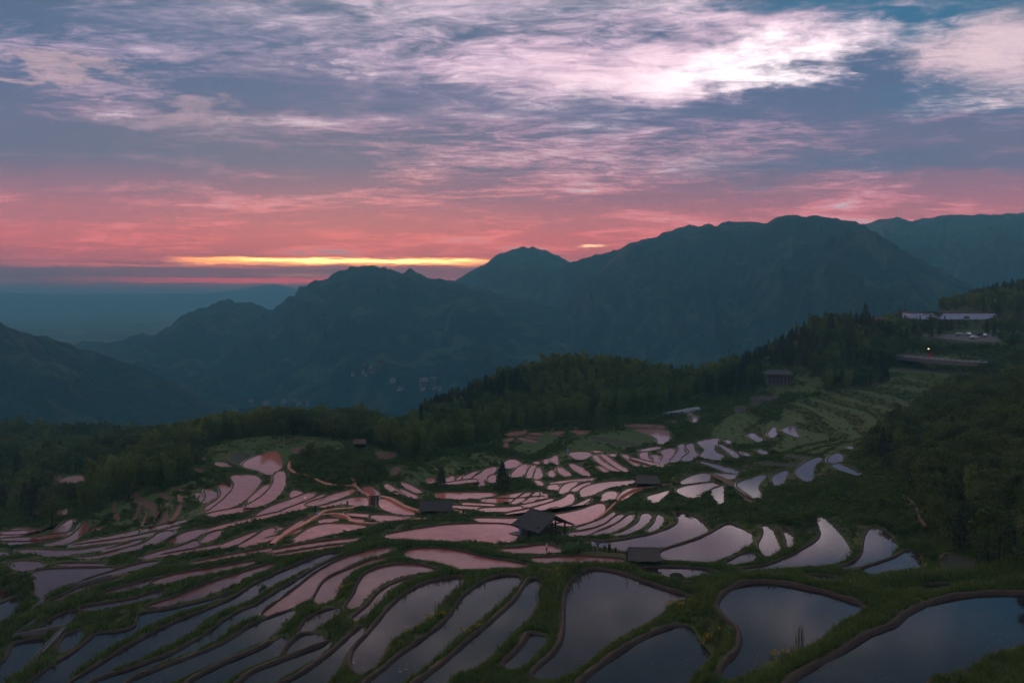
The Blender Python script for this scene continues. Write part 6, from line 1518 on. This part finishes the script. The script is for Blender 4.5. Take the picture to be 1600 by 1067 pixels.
# ------------------------------------------------------------------ people
M['skin'] = plain('skin', (0.42, 0.26, 0.19), 0.6, 0.08)
M['hair'] = plain('black_hair', (0.012, 0.011, 0.011), 0.6, 0.2)
CL = {'white': (0.72, 0.72, 0.74), 'teal': (0.02, 0.15, 0.16), 'blue': (0.28, 0.42, 0.70), 'black': (0.02, 0.02, 0.024), 'navy': (0.03, 0.045, 0.10), 'red': (0.25, 0.04, 0.06), 'grey': (0.22, 0.22, 0.24), 'jeans': (0.06, 0.09, 0.16), 'khaki': (0.26, 0.21, 0.14)}
for k, c in CL.items(): M['cloth_' + k] = plain('cloth_' + k, c, 0.85, 0.2, 6.0)
def skinned(chains, name):
    """grow one continuous surface over a skeleton of (point, radius) chains"""
    verts, edges, rad = [], [], []; look = {}
    def vid(p, r):
        k = tuple(round(c, 4) for c in p)
        if k not in look: look[k] = len(verts); verts.append(p); rad.append(r)
        return look[k]
    for ch in chains:
        ids = [vid(p, r) for p, r in ch]
        for a, b in zip(ids, ids[1:]):
            if (a, b) not in edges and (b, a) not in edges: edges.append((a, b))
    me = bpy.data.meshes.new(name); me.from_pydata(verts, edges, []); o = bpy.data.objects.new(name, me); COL.objects.link(o)
    md = o.modifiers.new('skin', 'SKIN'); md.use_smooth_shade = True; o.modifiers.new('sub', 'SUBSURF').levels = 1; o.modifiers['sub'].render_levels = 1
    sv = me.skin_vertices[0].data
    for i, r in enumerate(rad): sv[i].radius = (r, r)
    for v in sv: v.use_root = False
    sv[0].use_root = True
    dg = bpy.context.evaluated_depsgraph_get(); ev = o.evaluated_get(dg); out = bpy.data.meshes.new_from_object(ev)
    bpy.data.objects.remove(o); bpy.data.meshes.remove(me); return out
def body(pose):
    """upright, step, camera (arms raised to the face), sit; z up, facing -y; 1.68 m tall"""
    z0 = 0.0; sit = pose == 'sit'
    hip = Vector((0, 0, .90 if not sit else .42)); up = lambda h, y=0, x=0: Vector((x, y, hip.z + h))
    ch = [[(hip, .135), (up(.16), .125), (up(.34), .145), (up(.48), .125), (up(.545), .06), (up(.62, -.01), .075), (up(.70, -.015), .098), (up(.76, -.01), .07)]]
    for s in (-1, 1):
        if sit: leg = [(hip, .135), (Vector((s * .10, -.04, hip.z - .02)), .10), (Vector((s * .13, -.42, hip.z + .06)), .07), (Vector((s * .12, -.48, .06)), .05), (Vector((s * .12, -.62, .03)), .04)]
        else:
            st = (.16 * s if pose == 'step' else 0); leg = [(hip, .135), (Vector((s * .095, 0, .82)), .095), (Vector((s * .10, -.02 - st * .6, .48)), .065), (Vector((s * .105, .02 - st * 1.1 + (.05 if st < 0 else 0), .09)), .045), (Vector((s * .12, -.12 - st * 1.1, .035)), .04)]
        ch.append(leg)
        sh = up(.48); el_ = [(sh, .125), (up(.47, 0, s * .185), .068)]
        if pose == 'camera': el_ += [(up(.24, -.14, s * .25), .047), (up(.55, -.30, s * .09), .035), (up(.60, -.30, s * .04), .03)]
        else: el_ += [(up(.20, .03, s * .25), .048), (up(-.02, -.05, s * .245), .036), (up(-.12, -.07, s * .24), .034)]
        ch.append(el_)
    return skinned(ch, 'person'), hip.z
BODY = {k: body(k) for k in ('upright', 'step', 'camera', 'sit')}
def person(px, py, pose, rz, top, bottom, label, h=1.68, hat=None, at=None, bare_arms=True):
    l = at if at is not None else locate(px, py); src, hz = BODY[pose]; me = src.copy(); me.name = 'person'
    for mm in (M['skin'], M['cloth_' + top], M['cloth_' + bottom], M['hair'], M['rubber']): me.materials.append(mm)
    for f in me.polygons:
        c = f.center; q = c.z - hz; arm = abs(c.x) > .205 or (pose == 'camera' and c.y < -.17 and q > .15)
        if q > .60: i = 3 if (c.y > -.03 or q > .74) else 0
        elif q > .52: i = 0
        elif arm and q < .28 and q > -.2 and not (pose == 'sit' and c.y < -.2): i = 0
        elif q > (.02 if pose != 'sit' else .06): i = 1
        elif c.z < .075: i = 4
        else: i = 2
        f.material_index = i
    s = h / 1.68; o = add_obj('person', me, loc=(l.x, l.y, l.z)); o.rotation_euler = (0, 0, rz); o.scale = (s,) * 3; tag(o, label, 'person')
    return o
person(493, 802, 'camera', R(30), 'black', 'black', 'person in black standing behind a tripod at the path fork', 1.75)
person(533, 793, 'upright', R(100), 'white', 'grey', 'person in a white top standing by the pink strip paddies', 1.6)
person(543, 794, 'step', R(-40), 'red', 'navy', 'person in a dark red top next to the one in white')
person(562, 774, 'step', R(160), 'white', 'black', 'person in white walking down the stone steps', 1.65)
person(590, 789, 'upright', R(-60), 'black', 'navy', 'person in dark clothes standing under the gate')
person(724, 804, 'sit', R(-20), 'black', 'jeans', 'person in black sitting at the edge of the path by the small hut')
person(854, 864, 'upright', R(70), 'white', 'jeans', 'person in a white top alone below the pavilion', 1.62)
person(927, 862, 'step', R(150), 'white', 'grey', 'person in white at the left of the group of visitors')
person(934, 864, 'camera', R(170), 'teal', 'khaki', 'tall person in dark teal at the middle of the group of visitors', 1.8)
person(945, 863, 'upright', R(200), 'blue', 'navy', 'person in a pale blue shirt in the group of visitors')
person(952, 864, 'upright', R(140), 'black', 'black', 'person in black at the right of the group of visitors', 1.6)
person(962, 866, 'sit', R(160), 'navy', 'black', 'person in dark clothes sitting apart from the group of visitors')
person(887, 708, 'upright', R(30), 'blue', 'blue', 'far person in pale blue standing on the upper terraces')
for px, tp, lb in ((1479, 'white', 'far person in white standing by the road railing'), (1532, 'blue', 'far person in blue near the end of the road'), (1550, 'white', 'far person in white at the right end of the road')):
    person(0, 0, 'upright', R(180), tp, 'jeans', lb, at=on_road(px))
# tripod with camera, and a blue bag
l = locate(489, 803); t = empty('tripod', (l.x, l.y, l.z)); tag(t, 'camera tripod standing beside the person in black', 'tripod')
for a in (0, 2.1, 4.2): MB().tube([(0, 0, 1.25), (.42 * math.cos(a), .42 * math.sin(a), 0)], [.03, .02], 5).build('leg', M['wood'], t)
MB().box((0, 0, 1.36), (.16, .12, .12)).tube([(0, .05, 1.36), (0, .22, 1.36)], .05, 8).build('camera_body', M['rubber'], t)
l = locate(494.5, 806); bg = empty('bag', (l.x, l.y, l.z)); tag(bg, 'blue bag lying on the path below the photographer', 'bag')
M['bagblue'] = plain('blue_bag', (0.10, 0.28, 0.55), 0.7, 0.2)
MB().box((0, 0, .32), (.6, .42, .62), taper=.8).build('bag_body', M['bagblue'], bg); MB().tube([(-.15, 0, .6), (-.1, 0, .78), (.1, 0, .78), (.15, 0, .6)], .025, 5).build('handle', M['rubber'], bg)

# wisps of cloud clinging to the peak and the far ridge
# ------------------------------------------------------------------ the air
m_ = bpy.data.materials.new('haze_air'); m_.use_nodes = True; t_ = NT(m_.node_tree); t_.n.clear()
pv_ = t_.node('ShaderNodeVolumePrincipled'); pv_.inputs['Color'].default_value = HAZE_COL + (1,); pv_.inputs['Density'].default_value = HAZE_DEN; pv_.inputs['Anisotropy'].default_value = 0.0
ou = t_.node('ShaderNodeOutputMaterial'); t_.link(pv_.outputs[0], ou.inputs['Volume'])
hz = MB(); hz.box((0, 8400, 75), (34000, 18400, 680)); o = hz.build('haze', m_); tag(o, 'thin blue evening haze filling the valley', 'haze', kind='stuff')

# things that still share a label are told apart by their order from the left
ORD = 'first second third fourth fifth sixth seventh eighth ninth tenth eleventh twelfth thirteenth fourteenth fifteenth sixteenth seventeenth eighteenth nineteenth twentieth 21st 22nd 23rd 24th 25th 26th 27th 28th 29th 30th'.split()
bpy.context.view_layer.update()
same = {}
for o in COL.objects:
    if o.parent is None and o.get('label') and o.get('kind') is None: same.setdefault(o['label'], []).append(o)
for lab, L in same.items():
    if 1 < len(L) <= 30 and len(lab.split()) <= 12:
        L.sort(key=lambda o: project(o.location.x, o.location.y, o.location.z)[0])
        for i, o in enumerate(L): o['label'] = lab + ', ' + ORD[i] + ' from the left'
